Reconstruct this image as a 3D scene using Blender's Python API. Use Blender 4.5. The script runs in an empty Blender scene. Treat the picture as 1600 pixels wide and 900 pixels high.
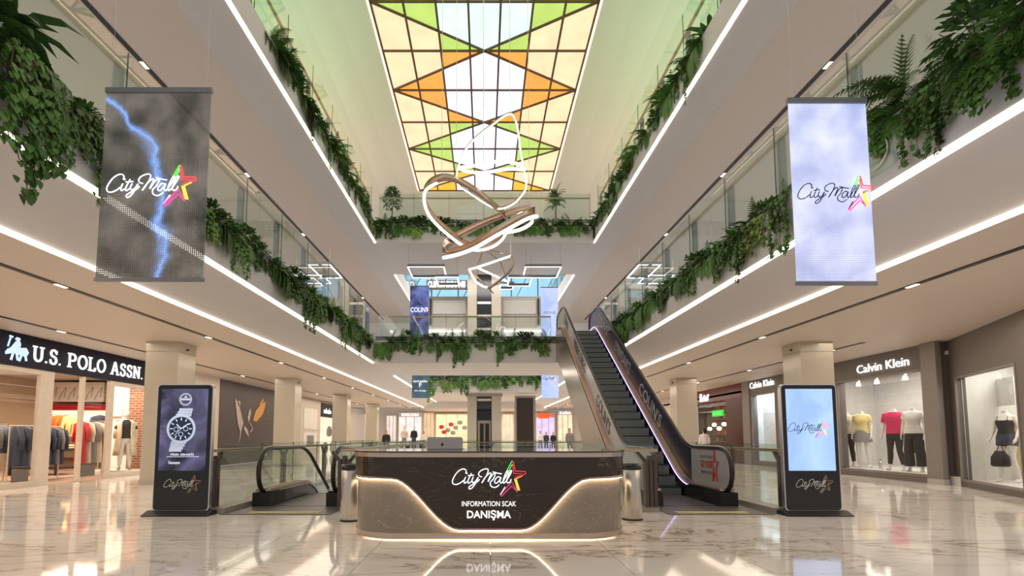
import bpy, bmesh, math, random
from mathutils import Vector, Matrix
from math import sin, cos, pi, radians, tan, sqrt, atan2
R = random.Random(7)
SC = bpy.context.scene
COL = SC.collection
# ---------------------------------------------------------------- camera, world, exposure
PITCH = radians(4.5); FPX = 800.0; CAMH = 1.2
cam_data = bpy.data.cameras.new('camera'); cam = bpy.data.objects.new('camera', cam_data); COL.objects.link(cam)
cam.location = (0, 0, CAMH); cam.rotation_euler = (pi / 2 + PITCH, 0, 0)
cam_data.sensor_width = 36; cam_data.lens = 36 * FPX / 1600
cam_data.shift_x = 43 / 1600; cam_data.shift_y = 170 / 1600
cam_data.clip_start = 0.05; cam_data.clip_end = 300
SC.camera = cam
w = bpy.data.worlds.new('world'); SC.world = w; w.use_nodes = True
w.node_tree.nodes['Background'].inputs[0].default_value = (1.0, 0.95, 0.91, 1)
w.node_tree.nodes['Background'].inputs[1].default_value = 0.36
SC.view_settings.view_transform = 'Standard'; SC.view_settings.look = 'None'
SC.cycles.transparent_max_bounces = 32; SC.cycles.max_bounces = 8
SC.view_settings.gamma = 1; SC.view_settings.exposure = 0.38
LAMP_W = 1.0      # scale on all interior lamps

def area_light(name, loc, sx, sy, watts, color=(1, .9, .78), rot=(0, 0, 0), spread=pi):
    l = bpy.data.lights.new(name, 'AREA'); l.shape = 'RECTANGLE'; l.size = sx; l.size_y = sy
    l.energy = watts * LAMP_W; l.color = color; l.spread = spread
    o = bpy.data.objects.new(name, l); o.location = loc; o.rotation_euler = rot; COL.objects.link(o)
    return o

def at(u, y, Y):                      # point of the place at depth Y seen at (u, y) from the photographer's spot
    a = (u - 757) / FPX; b = (620 - y) / FPX
    k = Y / (cos(PITCH) - b * sin(PITCH))
    return Vector((a * k, Y, CAMH + (b * cos(PITCH) + sin(PITCH)) * k))

# ---------------------------------------------------------------- helpers
class MB:
    def __init__(s): s.v = []; s.f = []; s.m = []
    def add(s, vs, fs, mi=0):
        n = len(s.v); s.v += [tuple(p) for p in vs]; s.f += [tuple(i + n for i in f) for f in fs]; s.m += [mi] * len(fs); return s
    def box(s, x0, x1, y0, y1, z0, z1, mi=0):
        return s.add([(x0,y0,z0),(x1,y0,z0),(x1,y1,z0),(x0,y1,z0),(x0,y0,z1),(x1,y0,z1),(x1,y1,z1),(x0,y1,z1)],
                     [(0,3,2,1),(4,5,6,7),(0,1,5,4),(1,2,6,5),(2,3,7,6),(3,0,4,7)], mi)
    def quad(s, a, b, c, d, mi=0): return s.add([a,b,c,d], [(0,1,2,3)], mi)
    def prism(s, poly, ax, t0, t1, mi=0):
        """poly: 2D points; ax 'x','y','z' extrusion axis"""
        n = len(poly)
        def q(p, t):
            if ax == 'y': return (p[0], t, p[1])
            if ax == 'x': return (t, p[0], p[1])
            return (p[0], p[1], t)
        vs = [q(p, t0) for p in poly] + [q(p, t1) for p in poly]
        return s.add(vs, [tuple(range(n)), tuple(range(2*n-1, n-1, -1))] + [(i, i+n, (i+1) % n + n, (i+1) % n) for i in range(n)], mi)
    def slab(s, poly3, off, mi=0):
        n = len(poly3); o = Vector(off)
        vs = [Vector(p) for p in poly3] + [Vector(p) + o for p in poly3]
        return s.add(vs, [tuple(range(n)), tuple(range(2*n-1, n-1, -1))] + [(i, i+n, (i+1) % n + n, (i+1) % n) for i in range(n)], mi)
    def bar(s, a, b, wx, wz, up=(0,0,1), mi=0):
        a = Vector(a); b = Vector(b); d = (b - a).normalized(); u = Vector(up)
        if abs(d.dot(u)) > .98: u = Vector((0,1,0))
        r = d.cross(u).normalized() * wx / 2; t = r.normalized().cross(d) * wz / 2
        return s.add([a-r-t,a+r-t,a+r+t,a-r+t,b-r-t,b+r-t,b+r+t,b-r+t],
                     [(0,3,2,1),(4,5,6,7),(0,1,5,4),(1,2,6,5),(2,3,7,6),(3,0,4,7)], mi)
    def tube(s, pts, r, n=6, closed=False, mi=0, sx=1.0):
        pts = [Vector(p) for p in pts]; m = len(pts); rings = []; u = None
        for i, p in enumerate(pts):
            if closed: d = pts[(i+1) % m] - pts[i-1]
            else: d = pts[min(i+1, m-1)] - pts[max(i-1, 0)]
            d = d.normalized() if d.length > 1e-9 else Vector((0,0,1))
            if u is None:
                u = Vector((0,0,1)) if abs(d.z) < .9 else Vector((0,1,0))
            u = (u - d * u.dot(d)); u = u.normalized() if u.length > 1e-6 else d.orthogonal().normalized()
            wv = d.cross(u); rr = r[i] if isinstance(r, (list, tuple)) else r
            rings.append([p + u * rr * cos(2*pi*k/n) + wv * rr * sx * sin(2*pi*k/n) for k in range(n)])
        vs = [v for g in rings for v in g]; fs = []
        for i in range(m if closed else m - 1):
            j = (i + 1) % m
            for k in range(n): fs.append((i*n+k, i*n+(k+1) % n, j*n+(k+1) % n, j*n+k))
        if not closed: fs += [tuple(range(n))[::-1], tuple((m-1)*n + k for k in range(n))]
        return s.add(vs, fs, mi)
    def lathe(s, prof, c, n=24, mi=0):
        vs = []; fs = []
        for r, z in prof:
            for k in range(n): vs.append((c[0] + r*cos(2*pi*k/n), c[1] + r*sin(2*pi*k/n), c[2] + z))
        for i in range(len(prof)-1):
            for k in range(n): fs.append((i*n+k, i*n+(k+1) % n, (i+1)*n+(k+1) % n, (i+1)*n+k))
        fs.append(tuple(range(n))[::-1]); fs.append(tuple((len(prof)-1)*n+k for k in range(n)))
        return s.add(vs, fs, mi)
    def mesh(s, name, smooth=False):
        me = bpy.data.meshes.new(name); me.from_pydata(s.v, [], s.f)
        if smooth: me.polygons.foreach_set('use_smooth', [True] * len(me.polygons))
        me.update(); return me
    def build(s, name, mat, parent=None, smooth=False, mats=None):
        inv = root_matrix(parent).inverted() if parent is not None else None
        if inv is not None: s.v = [tuple(inv @ Vector(p)) for p in s.v]
        me = s.mesh(name, smooth)
        for m in (mats or [mat]): me.materials.append(m)
        if mats: me.polygons.foreach_set('material_index', s.m)
        o = bpy.data.objects.new(name, me); COL.objects.link(o)
        if parent is not None: o.parent = parent
        return o

def root_matrix(o):
    m = Matrix.Identity(4)
    while o is not None:
        m = Matrix.LocRotScale(o.location, o.rotation_euler, o.scale) @ m; o = o.parent
    return m
def tag(o, label=None, cat=None, group=None, kind=None):
    if label: o['label'] = label
    if cat: o['category'] = cat
    if group: o['group'] = group
    if kind: o['kind'] = kind
    return o
def struct(o): o['kind'] = 'structure'; return o
def thing(name, label, cat, loc=(0,0,0), rz=0.0, group=None):
    o = bpy.data.objects.new(name, None); COL.objects.link(o); o.empty_display_size = .1
    o.location = loc; o.rotation_euler = (0, 0, rz)
    return tag(o, label, cat, group)
def link_mesh(name, me, parent=None, mat=None):
    o = bpy.data.objects.new(name, me); COL.objects.link(o)
    if parent is not None: o.parent = parent
    return o
_W1 = 'first second third fourth fifth sixth seventh eighth ninth tenth eleventh twelfth thirteenth fourteenth fifteenth sixteenth seventeenth eighteenth nineteenth'.split()
_W2 = {20: 'twenty', 30: 'thirty', 40: 'forty', 50: 'fifty', 60: 'sixty'}
def nth(i):      # 1-based ordinal word
    if i < 20: return _W1[i-1]
    a, b = i//10*10, i % 10
    return _W2[a] + '-' + _W1[b-1] if b else _W2[a][:-1] + 'ieth'
COUNT = {}
def order(key): COUNT[key] = COUNT.get(key, 0) + 1; return nth(COUNT[key])
def copy_tree(o, parent=None):
    c = o.copy(); COL.objects.link(c); c.parent = parent
    for ch in list(o.children): copy_tree(ch, c)
    return c
def catmull(pts, n=5, closed=False):
    P = [Vector(p) for p in pts]; m = len(P); out = []
    for i in range(m if closed else m - 1):
        if closed: a, b, c, d = P[i-1], P[i], P[(i+1) % m], P[(i+2) % m]
        else: a, b, c, d = P[max(i-1,0)], P[i], P[i+1], P[min(i+2,m-1)]
        for k in range(n):
            t = k / n
            out.append(.5*((2*b)+(c-a)*t+(2*a-5*b+4*c-d)*t*t+(3*b-a-3*c+d)*t**3))
    if not closed: out.append(P[-1])
    return out

# ---------------------------------------------------------------- materials
def mat(name, col, rough=.5, metal=0.0, var=.04, scale=6.0, emit=None, strength=0.0, coat=0.0, spec=.5, bump=0.0, objvar=0.0, stretch=None):
    m = bpy.data.materials.new(name); m.use_nodes = True; nt = m.node_tree; N = nt.nodes; L = nt.links
    b = N['Principled BSDF']; b.inputs['Roughness'].default_value = rough; b.inputs['Metallic'].default_value = metal
    b.inputs['Coat Weight'].default_value = coat; b.inputs['Specular IOR Level'].default_value = spec
    tc = N.new('ShaderNodeTexCoord'); no = N.new('ShaderNodeTexNoise'); no.inputs['Scale'].default_value = scale
    no.inputs['Detail'].default_value = 3
    if stretch:
        mp = N.new('ShaderNodeMapping'); mp.inputs['Scale'].default_value = stretch
        L.new(tc.outputs['Object'], mp.inputs[0]); L.new(mp.outputs[0], no.inputs['Vector'])
    else: L.new(tc.outputs['Object'], no.inputs['Vector'])
    hs = N.new('ShaderNodeHueSaturation'); hs.inputs['Color'].default_value = (*col, 1)
    mr = N.new('ShaderNodeMapRange'); mr.inputs[1].default_value = .3; mr.inputs[2].default_value = .7
    mr.inputs[3].default_value = 1 - var; mr.inputs[4].default_value = 1 + var
    L.new(no.outputs[0], mr.inputs[0])
    if objvar:
        oi = N.new('ShaderNodeObjectInfo'); m2 = N.new('ShaderNodeMapRange'); m2.inputs[3].default_value = 1 - objvar; m2.inputs[4].default_value = 1 + objvar
        L.new(oi.outputs['Random'], m2.inputs[0]); mu = N.new('ShaderNodeMath'); mu.operation = 'MULTIPLY'
        L.new(mr.outputs[0], mu.inputs[0]); L.new(m2.outputs[0], mu.inputs[1]); L.new(mu.outputs[0], hs.inputs['Value'])
    else: L.new(mr.outputs[0], hs.inputs['Value'])
    L.new(hs.outputs[0], b.inputs['Base Color'])
    if emit:
        b.inputs['Emission Color'].default_value = (*emit, 1); b.inputs['Emission Strength'].default_value = strength
    if bump:
        bu = N.new('ShaderNodeBump'); bu.inputs['Strength'].default_value = bump; bu.inputs['Distance'].default_value = .01
        L.new(no.outputs[0], bu.inputs['Height']); L.new(bu.outputs[0], b.inputs['Normal'])
    return m
def emis(name, col, strength, var=.03):
    m = mat(name, (.0, .0, .0), .6, 0, 0, 1.2, col, strength)
    nt = m.node_tree; b = nt.nodes['Principled BSDF']; no = nt.nodes['Noise Texture']
    mr = nt.nodes.new('ShaderNodeMapRange'); mr.inputs[1].default_value = .3; mr.inputs[2].default_value = .7
    mr.inputs[3].default_value = strength * (1 - var); mr.inputs[4].default_value = strength * (1 + var)
    nt.links.new(no.outputs[0], mr.inputs[0]); nt.links.new(mr.outputs[0], b.inputs['Emission Strength'])
    return m
def glass_mat(name, tint=(.92, .98, .95), refl=1.0, base=0.04, cap=.5):
    m = bpy.data.materials.new(name); m.use_nodes = True; nt = m.node_tree; N = nt.nodes; L = nt.links; N.clear()
    out = N.new('ShaderNodeOutputMaterial'); mix = N.new('ShaderNodeMixShader'); tr = N.new('ShaderNodeBsdfTransparent')
    gl = N.new('ShaderNodeBsdfGlossy'); gl.inputs['Roughness'].default_value = 0.0; gl.inputs['Color'].default_value = (1, 1, 1, 1)
    no = N.new('ShaderNodeTexNoise'); no.inputs['Scale'].default_value = .4
    cr = N.new('ShaderNodeMixRGB'); cr.inputs[1].default_value = (*tint, 1); cr.inputs[2].default_value = (tint[0]*.97, tint[1]*.97, tint[2]*.97, 1)
    L.new(no.outputs[0], cr.inputs[0]); L.new(cr.outputs[0], tr.inputs[0])
    fr = N.new('ShaderNodeFresnel'); fr.inputs[0].default_value = 1.5
    mu = N.new('ShaderNodeMath'); mu.operation = 'MULTIPLY_ADD'; mu.inputs[1].default_value = refl; mu.inputs[2].default_value = base
    mn = N.new('ShaderNodeMath'); mn.operation = 'MINIMUM'; mn.inputs[1].default_value = cap; ge = N.new('ShaderNodeNewGeometry')
    iv = N.new('ShaderNodeMath'); iv.operation = 'SUBTRACT'; iv.inputs[0].default_value = 1.0; L.new(ge.outputs['Backfacing'], iv.inputs[1])
    fm = N.new('ShaderNodeMath'); fm.operation = 'MULTIPLY'
    L.new(fr.outputs[0], mu.inputs[0]); L.new(mu.outputs[0], mn.inputs[0]); L.new(mn.outputs[0], fm.inputs[0]); L.new(iv.outputs[0], fm.inputs[1]); L.new(fm.outputs[0], mix.inputs[0]); L.new(tr.outputs[0], mix.inputs[1]); L.new(gl.outputs[0], mix.inputs[2])
    L.new(mix.outputs[0], out.inputs[0]); return m
def marble(name, base, dark, vein, vscale=.5, rough=.07, seams=False, objoff=False, thresh=.012, spec=.5, warm=(.62,.5,.38)):
    m = bpy.data.materials.new(name); m.use_nodes = True; nt = m.node_tree; N = nt.nodes; L = nt.links
    b = N['Principled BSDF']; b.inputs['Roughness'].default_value = rough; b.inputs['Specular IOR Level'].default_value = spec
    ge = N.new('ShaderNodeNewGeometry'); mp = N.new('ShaderNodeMapping'); mp.inputs['Rotation'].default_value = (0, 0, radians(33))
    mp.inputs['Scale'].default_value = (.45, 1.25, 1.0)
    L.new(ge.outputs['Position'], mp.inputs[0]); vec = mp.outputs[0]
    if objoff:
        oi = N.new('ShaderNodeObjectInfo'); mm = N.new('ShaderNodeVectorMath'); mm.operation = 'MULTIPLY_ADD'
        mm.inputs[1].default_value = (1, 1, 1); sc = N.new('ShaderNodeVectorMath'); sc.operation = 'SCALE'; sc.inputs[0].default_value = (.6, .35, 0)
        L.new(oi.outputs['Random'], sc.inputs['Scale']); L.new(vec, mm.inputs[0]); L.new(sc.outputs[0], mm.inputs[2]); vec = mm.outputs[0]
    n1 = N.new('ShaderNodeTexNoise'); n1.inputs['Scale'].default_value = vscale * 1.6; n1.inputs['Detail'].default_value = 6; n1.inputs['Roughness'].default_value = .6
    n1.inputs['Distortion'].default_value = .6
    L.new(vec, n1.inputs['Vector'])
    def vein_mask(src, centre, width):
        s1 = N.new('ShaderNodeMath'); s1.operation = 'SUBTRACT'; s1.inputs[1].default_value = centre; L.new(src, s1.inputs[0])
        ab = N.new('ShaderNodeMath'); ab.operation = 'ABSOLUTE'; L.new(s1.outputs[0], ab.inputs[0])
        r = N.new('ShaderNodeMapRange'); r.inputs[1].default_value = 0; r.inputs[2].default_value = width; r.inputs[3].default_value = 1; r.inputs[4].default_value = 0
        L.new(ab.outputs[0], r.inputs[0]); return r.outputs[0]
    v1 = vein_mask(n1.outputs[0], .5, thresh); v2 = vein_mask(n1.outputs[0], .43, thresh * .5); v3 = vein_mask(n1.outputs[0], .5, thresh * 5)
    n2 = N.new('ShaderNodeTexNoise'); n2.inputs['Scale'].default_value = vscale * .9; n2.inputs['Detail'].default_value = 3; L.new(vec, n2.inputs['Vector'])
    r2 = N.new('ShaderNodeMapRange'); r2.inputs[1].default_value = .42; r2.inputs[2].default_value = .62; L.new(n2.outputs[0], r2.inputs[0]); r2.inputs[3].default_value = .25
    def mul(a, c, k=1.0):
        q = N.new('ShaderNodeMath'); q.operation = 'MULTIPLY'; L.new(a, q.inputs[0])
        if c is None: q.inputs[1].default_value = k
        else: L.new(c, q.inputs[1])
        return q.outputs[0]
    def mix(fac, c1, c2):
        q = N.new('ShaderNodeMixRGB'); L.new(fac, q.inputs[0])
        if isinstance(c1, tuple): q.inputs[1].default_value = (*c1, 1)
        else: L.new(c1, q.inputs[1])
        q.inputs[2].default_value = (*c2, 1); return q.outputs[0]
    c = mix(mul(r2.outputs[0], None, .55), base, dark)
    c = mix(mul(mul(v3, r2.outputs[0]), None, .42), c, warm)
    c = mix(mul(mul(v1, r2.outputs[0]), None, .85), c, vein)
    c = mix(mul(v2, None, .5), c, vein)
    if seams:
        br = N.new('ShaderNodeTexBrick'); br.offset = 0; br.inputs['Scale'].default_value = 1.0; br.inputs['Brick Width'].default_value = 1.25; br.inputs['Row Height'].default_value = 2.0
        br.inputs['Mortar Size'].default_value = .006; L.new(ge.outputs['Position'], br.inputs['Vector'])
        c = mix(mul(br.outputs['Fac'], None, .7), c, vein)
    L.new(c, b.inputs['Base Color']); return m
def led_mesh(name, kind, x0, x1, z0, z1, nx, nz):
    """LED curtain: open grid of strips with glowing diodes showing a picture (object coordinates x,z)."""
    m = bpy.data.materials.new(name); m.use_nodes = True; nt = m.node_tree; N = nt.nodes; L = nt.links; N.clear()
    out = N.new('ShaderNodeOutputMaterial'); tc = N.new('ShaderNodeTexCoord'); sp = N.new('ShaderNodeSeparateXYZ'); L.new(tc.outputs['Object'], sp.inputs[0])
    def M(op, a, b=None, c=None):
        q = N.new('ShaderNodeMath'); q.operation = op
        for i, v in enumerate((a, b, c)):
            if v is None: continue
            if isinstance(v, (int, float)): q.inputs[i].default_value = v
            else: L.new(v, q.inputs[i])
        return q.outputs[0]
    U = M('DIVIDE', M('SUBTRACT', sp.outputs[0], x0), x1 - x0); V = M('DIVIDE', M('SUBTRACT', sp.outputs[2], z0), z1 - z0)
    fu = M('ABSOLUTE', M('SUBTRACT', M('FRACT', M('MULTIPLY', U, nx)), .5)); fv = M('ABSOLUTE', M('SUBTRACT', M('FRACT', M('MULTIPLY', V, nz)), .5))
    hole = .31 if kind == 'storm' else .27
    opening = M('MULTIPLY', M('LESS_THAN', fu, hole), M('LESS_THAN', fv, hole))
    diode = M('MULTIPLY', M('GREATER_THAN', fu, hole), M('GREATER_THAN', fv, hole))
    no = N.new('ShaderNodeTexNoise'); no.inputs['Scale'].default_value = 2.2; no.inputs['Detail'].default_value = 5; L.new(tc.outputs['Object'], no.inputs['Vector'])
    wob = M('MULTIPLY_ADD', M('SUBTRACT', no.outputs[0], .5), .5, 0.0)
    if kind == 'storm':
        # a bright blue stream coming down across the dark picture
        path = M('ADD', M('MULTIPLY_ADD', M('SUBTRACT', 1.0, M('POWER', V, 4.0)), .72, -.12), wob)
        d = M('ABSOLUTE', M('SUBTRACT', U, path))
        s = M('POWER', M('MAXIMUM', M('SUBTRACT', 1.0, M('MULTIPLY', d, 9.0)), 0.0), 3.0)
        cr = N.new('ShaderNodeMixRGB'); cr.inputs[1].default_value = (.055, .05, .045, 1); cr.inputs[2].default_value = (.22, .42, 1.0, 1); L.new(s, cr.inputs[0]); bg = N.new('ShaderNodeMixRGB'); bg.inputs[1].default_value = (.02, .022, .018, 1); bg.inputs[2].default_value = (.13, .115, .10, 1); L.new(M('MULTIPLY_ADD', M('SUBTRACT', no.outputs[0], .5), 4.0, .5), bg.inputs[0]); bg.use_clamp = True; L.new(bg.outputs[0], cr.inputs[1])
        strength = 1.1; body = (.06, .055, .05)
    else:
        cr = N.new('ShaderNodeMixRGB'); cr.inputs[1].default_value = (.30, .36, .62, 1); cr.inputs[2].default_value = (.72, .76, 1.0, 1)
        L.new(M('MULTIPLY_ADD', M('SUBTRACT', no.outputs[0], .5), 3.2, .5), cr.inputs[0]); cr.use_clamp = True
        strength = .72; body = (.40, .41, .50)
    tr = N.new('ShaderNodeBsdfTransparent'); df = N.new('ShaderNodeBsdfPrincipled'); df.inputs['Base Color'].default_value = (*body, 1); df.inputs['Roughness'].default_value = .5
    L.new(cr.outputs[0], df.inputs['Emission Color'])
    L.new(M('MULTIPLY_ADD', diode, strength * 1.3, strength * .55), df.inputs['Emission Strength'])
    mx = N.new('ShaderNodeMixShader'); L.new(opening, mx.inputs[0]); L.new(df.outputs[0], mx.inputs[1]); L.new(tr.outputs[0], mx.inputs[2]); L.new(mx.outputs[0], out.inputs[0])
    return m

M_ = dict(
 plaster=mat('plaster', (.65,.63,.635), .55, var=.015), soffit=mat('soffit_plaster', (.66,.63,.60), .55, var=.015), vault=mat('vault_plaster', (.76,.73,.64), .6, var=.01),
 ceil=mat('ceiling_plaster', (.64,.56,.49), .5, var=.015), dark=mat('planter_dark', (.05,.045,.04), .5), soil=mat('soil', (.03,.022,.015), .9, var=.3, scale=30),
 black=mat('black_gloss', (.012,.012,.013), .12), blackm=mat('black_matt', (.015,.014,.013), .5), channel=mat('channel_black', (.01,.008,.007), .4),
 column=mat('column_cladding', (.52,.475,.395), .16, var=.03, scale=1.2), colbase=mat('column_base', (.45,.42,.38), .3),
 brass=mat('rail_brass', (.50,.38,.28), .35, .35, stretch=(1,1,30)), bronze=mat('bronze', (.40,.29,.23), .22, 1.0), steel=mat('brushed_steel', (.62,.58,.53), .28, 1.0, var=.12, stretch=(90,90,.5)),
 postgrey=mat('post_grey', (.22,.23,.25), .4, .3), wood=mat('dark_wood', (.085,.055,.045), .35, var=.25, stretch=(40,40,1.5)), curb=mat('stone_curb', (.36,.32,.28), .3, var=.08),
 silver=mat('silver_frame', (.72,.72,.73), .25, .9), grey=mat('store_grey', (.15,.13,.115), .5), greyl=mat('store_grey_light', (.24,.21,.19), .5),
 navy=mat('navy_board', (.010,.010,.024), .5, spec=.2), cream=mat('cream_frame', (.66,.58,.50), .35), white=mat('white_paint', (.82,.80,.78), .5), skin=mat('mannequin_white', (.85,.82,.78), .3),
 woodl=mat('oak_panel', (.42,.28,.16), .4, var=.25, stretch=(1.5,1.5,20)), red=mat('red_cloth', (.55,.02,.04), .7), magenta=mat('magenta_cloth', (.70,.02,.13), .7, var=.15), orange=mat('orange_cloth', (.95,.17,.03), .7, var=.2),
 denim=mat('navy_cloth', (.045,.06,.11), .8, var=.25, scale=14), denim2=mat('blue_denim', (.16,.21,.33), .8, var=.25, scale=14), yellow=mat('yellow_cloth', (.80,.68,.30), .7, var=.15), beige=mat('beige_cloth', (.72,.62,.48), .8, var=.12),
 blackc=mat('black_cloth', (.018,.018,.02), .75, var=.2), whitec=mat('white_cloth', (.84,.82,.80), .7), greyc=mat('grey_cloth', (.25,.24,.25), .8), hair=mat('dark_hair', (.02,.014,.01), .6), face=mat('skin_tone', (.62,.38,.27), .5),
 step=mat('escalator_step', (.03,.035,.03), .45, .2), stepr=mat('escalator_riser', (.19,.22,.195), .5, .1), rubber=mat('handrail_rubber', (.02,.018,.017), .22), plate=mat('comb_plate', (.14,.13,.125), .4, .3, stretch=(60,1,1)),
 truss=mat('truss_steel', (.40,.36,.33), .3, .85, var=.05), tan=mat('copper_deck', (.62,.46,.38), .3, .8), panelb=mat('advert_black', (.018,.017,.018), .25), panelg=mat('advert_grey', (.42,.41,.40), .3), yellowstrip=mat('tactile_yellow', (.60,.52,.26), .6, var=.2, scale=30),
 letter=mat('letter_silver', (.7,.7,.7), .3, .2), letterd=mat('letter_dark', (.10,.10,.11), .4), redprint=mat('print_red', (.6,.06,.05), .5), greyprint=mat('print_grey', (.22,.22,.2), .5),
 poster=mat('hoarding_print', (.062,.048,.052), .45, var=.2, scale=.4), posto=mat('print_orange', (.62,.30,.06), .5), postb=mat('print_figure', (.52,.42,.38), .5, var=.2), 
 led=emis('led_strip', (1,.87,.70), 2.4), ledw=emis('led_warm', (1,.76,.48), 12.0), ledn=emis('led_tube', (1,.93,.86), 2.6), ledp=emis('led_purple', (.62,.48,1), 2.2), spot=emis('spot_glow', (1,.88,.7), 3),
 signw=emis('sign_white', (1,.97,.95), 1.15), signb=emis('sign_cool', (.62,.78,1), .9), neonw=emis('neon_white', (.85,.9,1), 1.6), neong=emis('neon_green', (.12,.95,.10), 1.3), neonr=emis('neon_red', (1,.05,.07), 1.4), neony=emis('neon_yellow', (1,.62,.06), 1.4), neonp=emis('neon_pink', (.95,.06,.28), 1.3),
 logod=mat('logo_navy', (.02,.03,.08), .5), 
 winb=emis('daylight_pane', (.33,.62,.82), .95, .05), greensign=emis('green_sign', (.02,.6,.06), 1.0), cove=emis('cove_fill_green', (.35,1,.35), 1.6), covew=emis('cove_warm', (1,.72,.42), 2.2),
 glass=glass_mat('balustrade_glass', (.90,.95,.93), 1.0, .06), glassd=glass_mat('shop_glass', (.97,.98,.97), .7, .0, .25), glassu=glass_mat('upper_glass', (.90,.95,.92), .5, .02, .14), glasse=mat('glass_edge', (.03,.09,.07), .2),
 marb=marble('marble_floor', (.86,.83,.79), (.76,.70,.64), (.20,.15,.11), .42, .06, objoff=True), marbf=marble('marble_floor_far', (.86,.83,.79), (.76,.70,.64), (.20,.15,.11), .42, .06, seams=True),
 stone=marble('dark_stone', (.045,.028,.018), (.028,.017,.011), (.30,.22,.16), 1.3, .12, thresh=.004, warm=(.075,.05,.036)), stonel=marble('taupe_stone', (.36,.30,.245), (.25,.205,.165), (.55,.47,.38), 1.6, .15, thresh=.007, warm=(.27,.22,.17)),
 laptop=mat('laptop_grey', (.45,.42,.41), .35, .7), goldm=mat('plinth_metal', (.60,.50,.42), .25, .9, stretch=(1,1,60)), lower=mat('lower_floor', (.42,.42,.42), .2), bark=mat('stem_brown', (.12,.08,.04), .8),
)
def leafmat(name, c, var=.35):
    m = mat(name, c, .42, var=var, scale=5, objvar=.45, spec=.4)
    m.node_tree.nodes['Principled BSDF'].inputs['Subsurface Weight'].default_value = 0
    return m
M_['ivy'] = leafmat('ivy_leaf', (.075,.19,.03)); M_['fern'] = leafmat('fern_leaf', (.11,.27,.05)); M_['broad'] = leafmat('broad_leaf', (.08,.20,.05)); M_['pale'] = leafmat('pale_leaf', (.20,.32,.06)); M_['shrub'] = leafmat('shrub_leaf', (.065,.165,.035))
def screen_mat(name, c0, c1, strength=1.0, scale=3.0):
    m = bpy.data.materials.new(name); m.use_nodes = True; nt = m.node_tree; N = nt.nodes; L = nt.links; b = N['Principled BSDF']
    b.inputs['Base Color'].default_value = (.01,.01,.01,1); b.inputs['Roughness'].default_value = .15
    tc = N.new('ShaderNodeTexCoord'); no = N.new('ShaderNodeTexNoise'); no.inputs['Scale'].default_value = scale; no.inputs['Detail'].default_value = 3; no.inputs['Distortion'].default_value = 1.0
    L.new(tc.outputs['Object'], no.inputs['Vector']); mr = N.new('ShaderNodeMapRange'); mr.inputs[1].default_value = .35; mr.inputs[2].default_value = .68; L.new(no.outputs[0], mr.inputs[0])
    mx = N.new('ShaderNodeMixRGB'); mx.inputs[1].default_value = (*c0,1); mx.inputs[2].default_value = (*c1,1); L.new(mr.outputs[0], mx.inputs[0])
    L.new(mx.outputs[0], b.inputs['Emission Color']); b.inputs['Emission Strength'].default_value = strength; return m
def brick_mat():
    m = bpy.data.materials.new('brick_wall'); m.use_nodes = True; nt = m.node_tree; N = nt.nodes; L = nt.links; b = N['Principled BSDF']; b.inputs['Roughness'].default_value = .85
    tc = N.new('ShaderNodeTexCoord'); mp = N.new('ShaderNodeMapping'); mp.inputs['Rotation'].default_value = (pi/2, 0, 0)
    br = N.new('ShaderNodeTexBrick'); br.inputs['Scale'].default_value = 1; br.inputs['Brick Width'].default_value = .24; br.inputs['Row Height'].default_value = .085; br.inputs['Mortar Size'].default_value = .012
    br.inputs['Color1'].default_value = (.34,.10,.05,1); br.inputs['Color2'].default_value = (.22,.07,.04,1); br.inputs['Mortar'].default_value = (.42,.30,.22,1)
    L.new(tc.outputs['Object'], mp.inputs[0]); L.new(mp.outputs[0], br.inputs['Vector']); L.new(br.outputs[0], b.inputs['Base Color']); return m
M_['brick'] = brick_mat()

# ---------------------------------------------------------------- lettering
def text_mesh(s, size, extrude=.01, bold=0.0):
    c = bpy.data.curves.new('txt', 'FONT'); c.body = s; c.size = size; c.extrude = extrude; c.offset = bold; c.align_x = 'CENTER'; c.align_y = 'CENTER'; c.resolution_u = 3
    o = bpy.data.objects.new('txt', c); COL.objects.link(o); dg = bpy.context.evaluated_depsgraph_get()
    me = bpy.data.meshes.new_from_object(o.evaluated_get(dg)); bpy.data.objects.remove(o); bpy.data.curves.remove(c); return me
def put_text(s, size, origin, xdir, zdir, m, parent, name='lettering', extrude=.01, bold=0.0, width=None, label=None, shear=0.0, height=None):
    """flat lettering centred on origin, running along xdir, up along zdir (world vectors)"""
    me = text_mesh(s, size, extrude, bold); xs = [v.co.x for v in me.vertices]; ys = [v.co.y for v in me.vertices]
    kx = width / (max(xs)-min(xs)) if width else 1.0; ky = height / (max(ys)-min(ys)) if height else 1.0; cx = (max(xs)+min(xs))/2; cy = (max(ys)+min(ys))/2
    X = Vector(xdir).normalized(); Z = Vector(zdir).normalized(); Nn = X.cross(Z); O = Vector(origin); inv = root_matrix(parent).inverted() if parent is not None else Matrix.Identity(4)
    for v in me.vertices:
        yy = (v.co.y - cy) * ky; v.co = inv @ (O + X * ((v.co.x - cx) * kx + shear * yy) + Z * yy + Nn * v.co.z)
    me.materials.append(m); me.name = name; o = link_mesh(name, me, parent)
    if label: o['label'] = label
    return o
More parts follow.
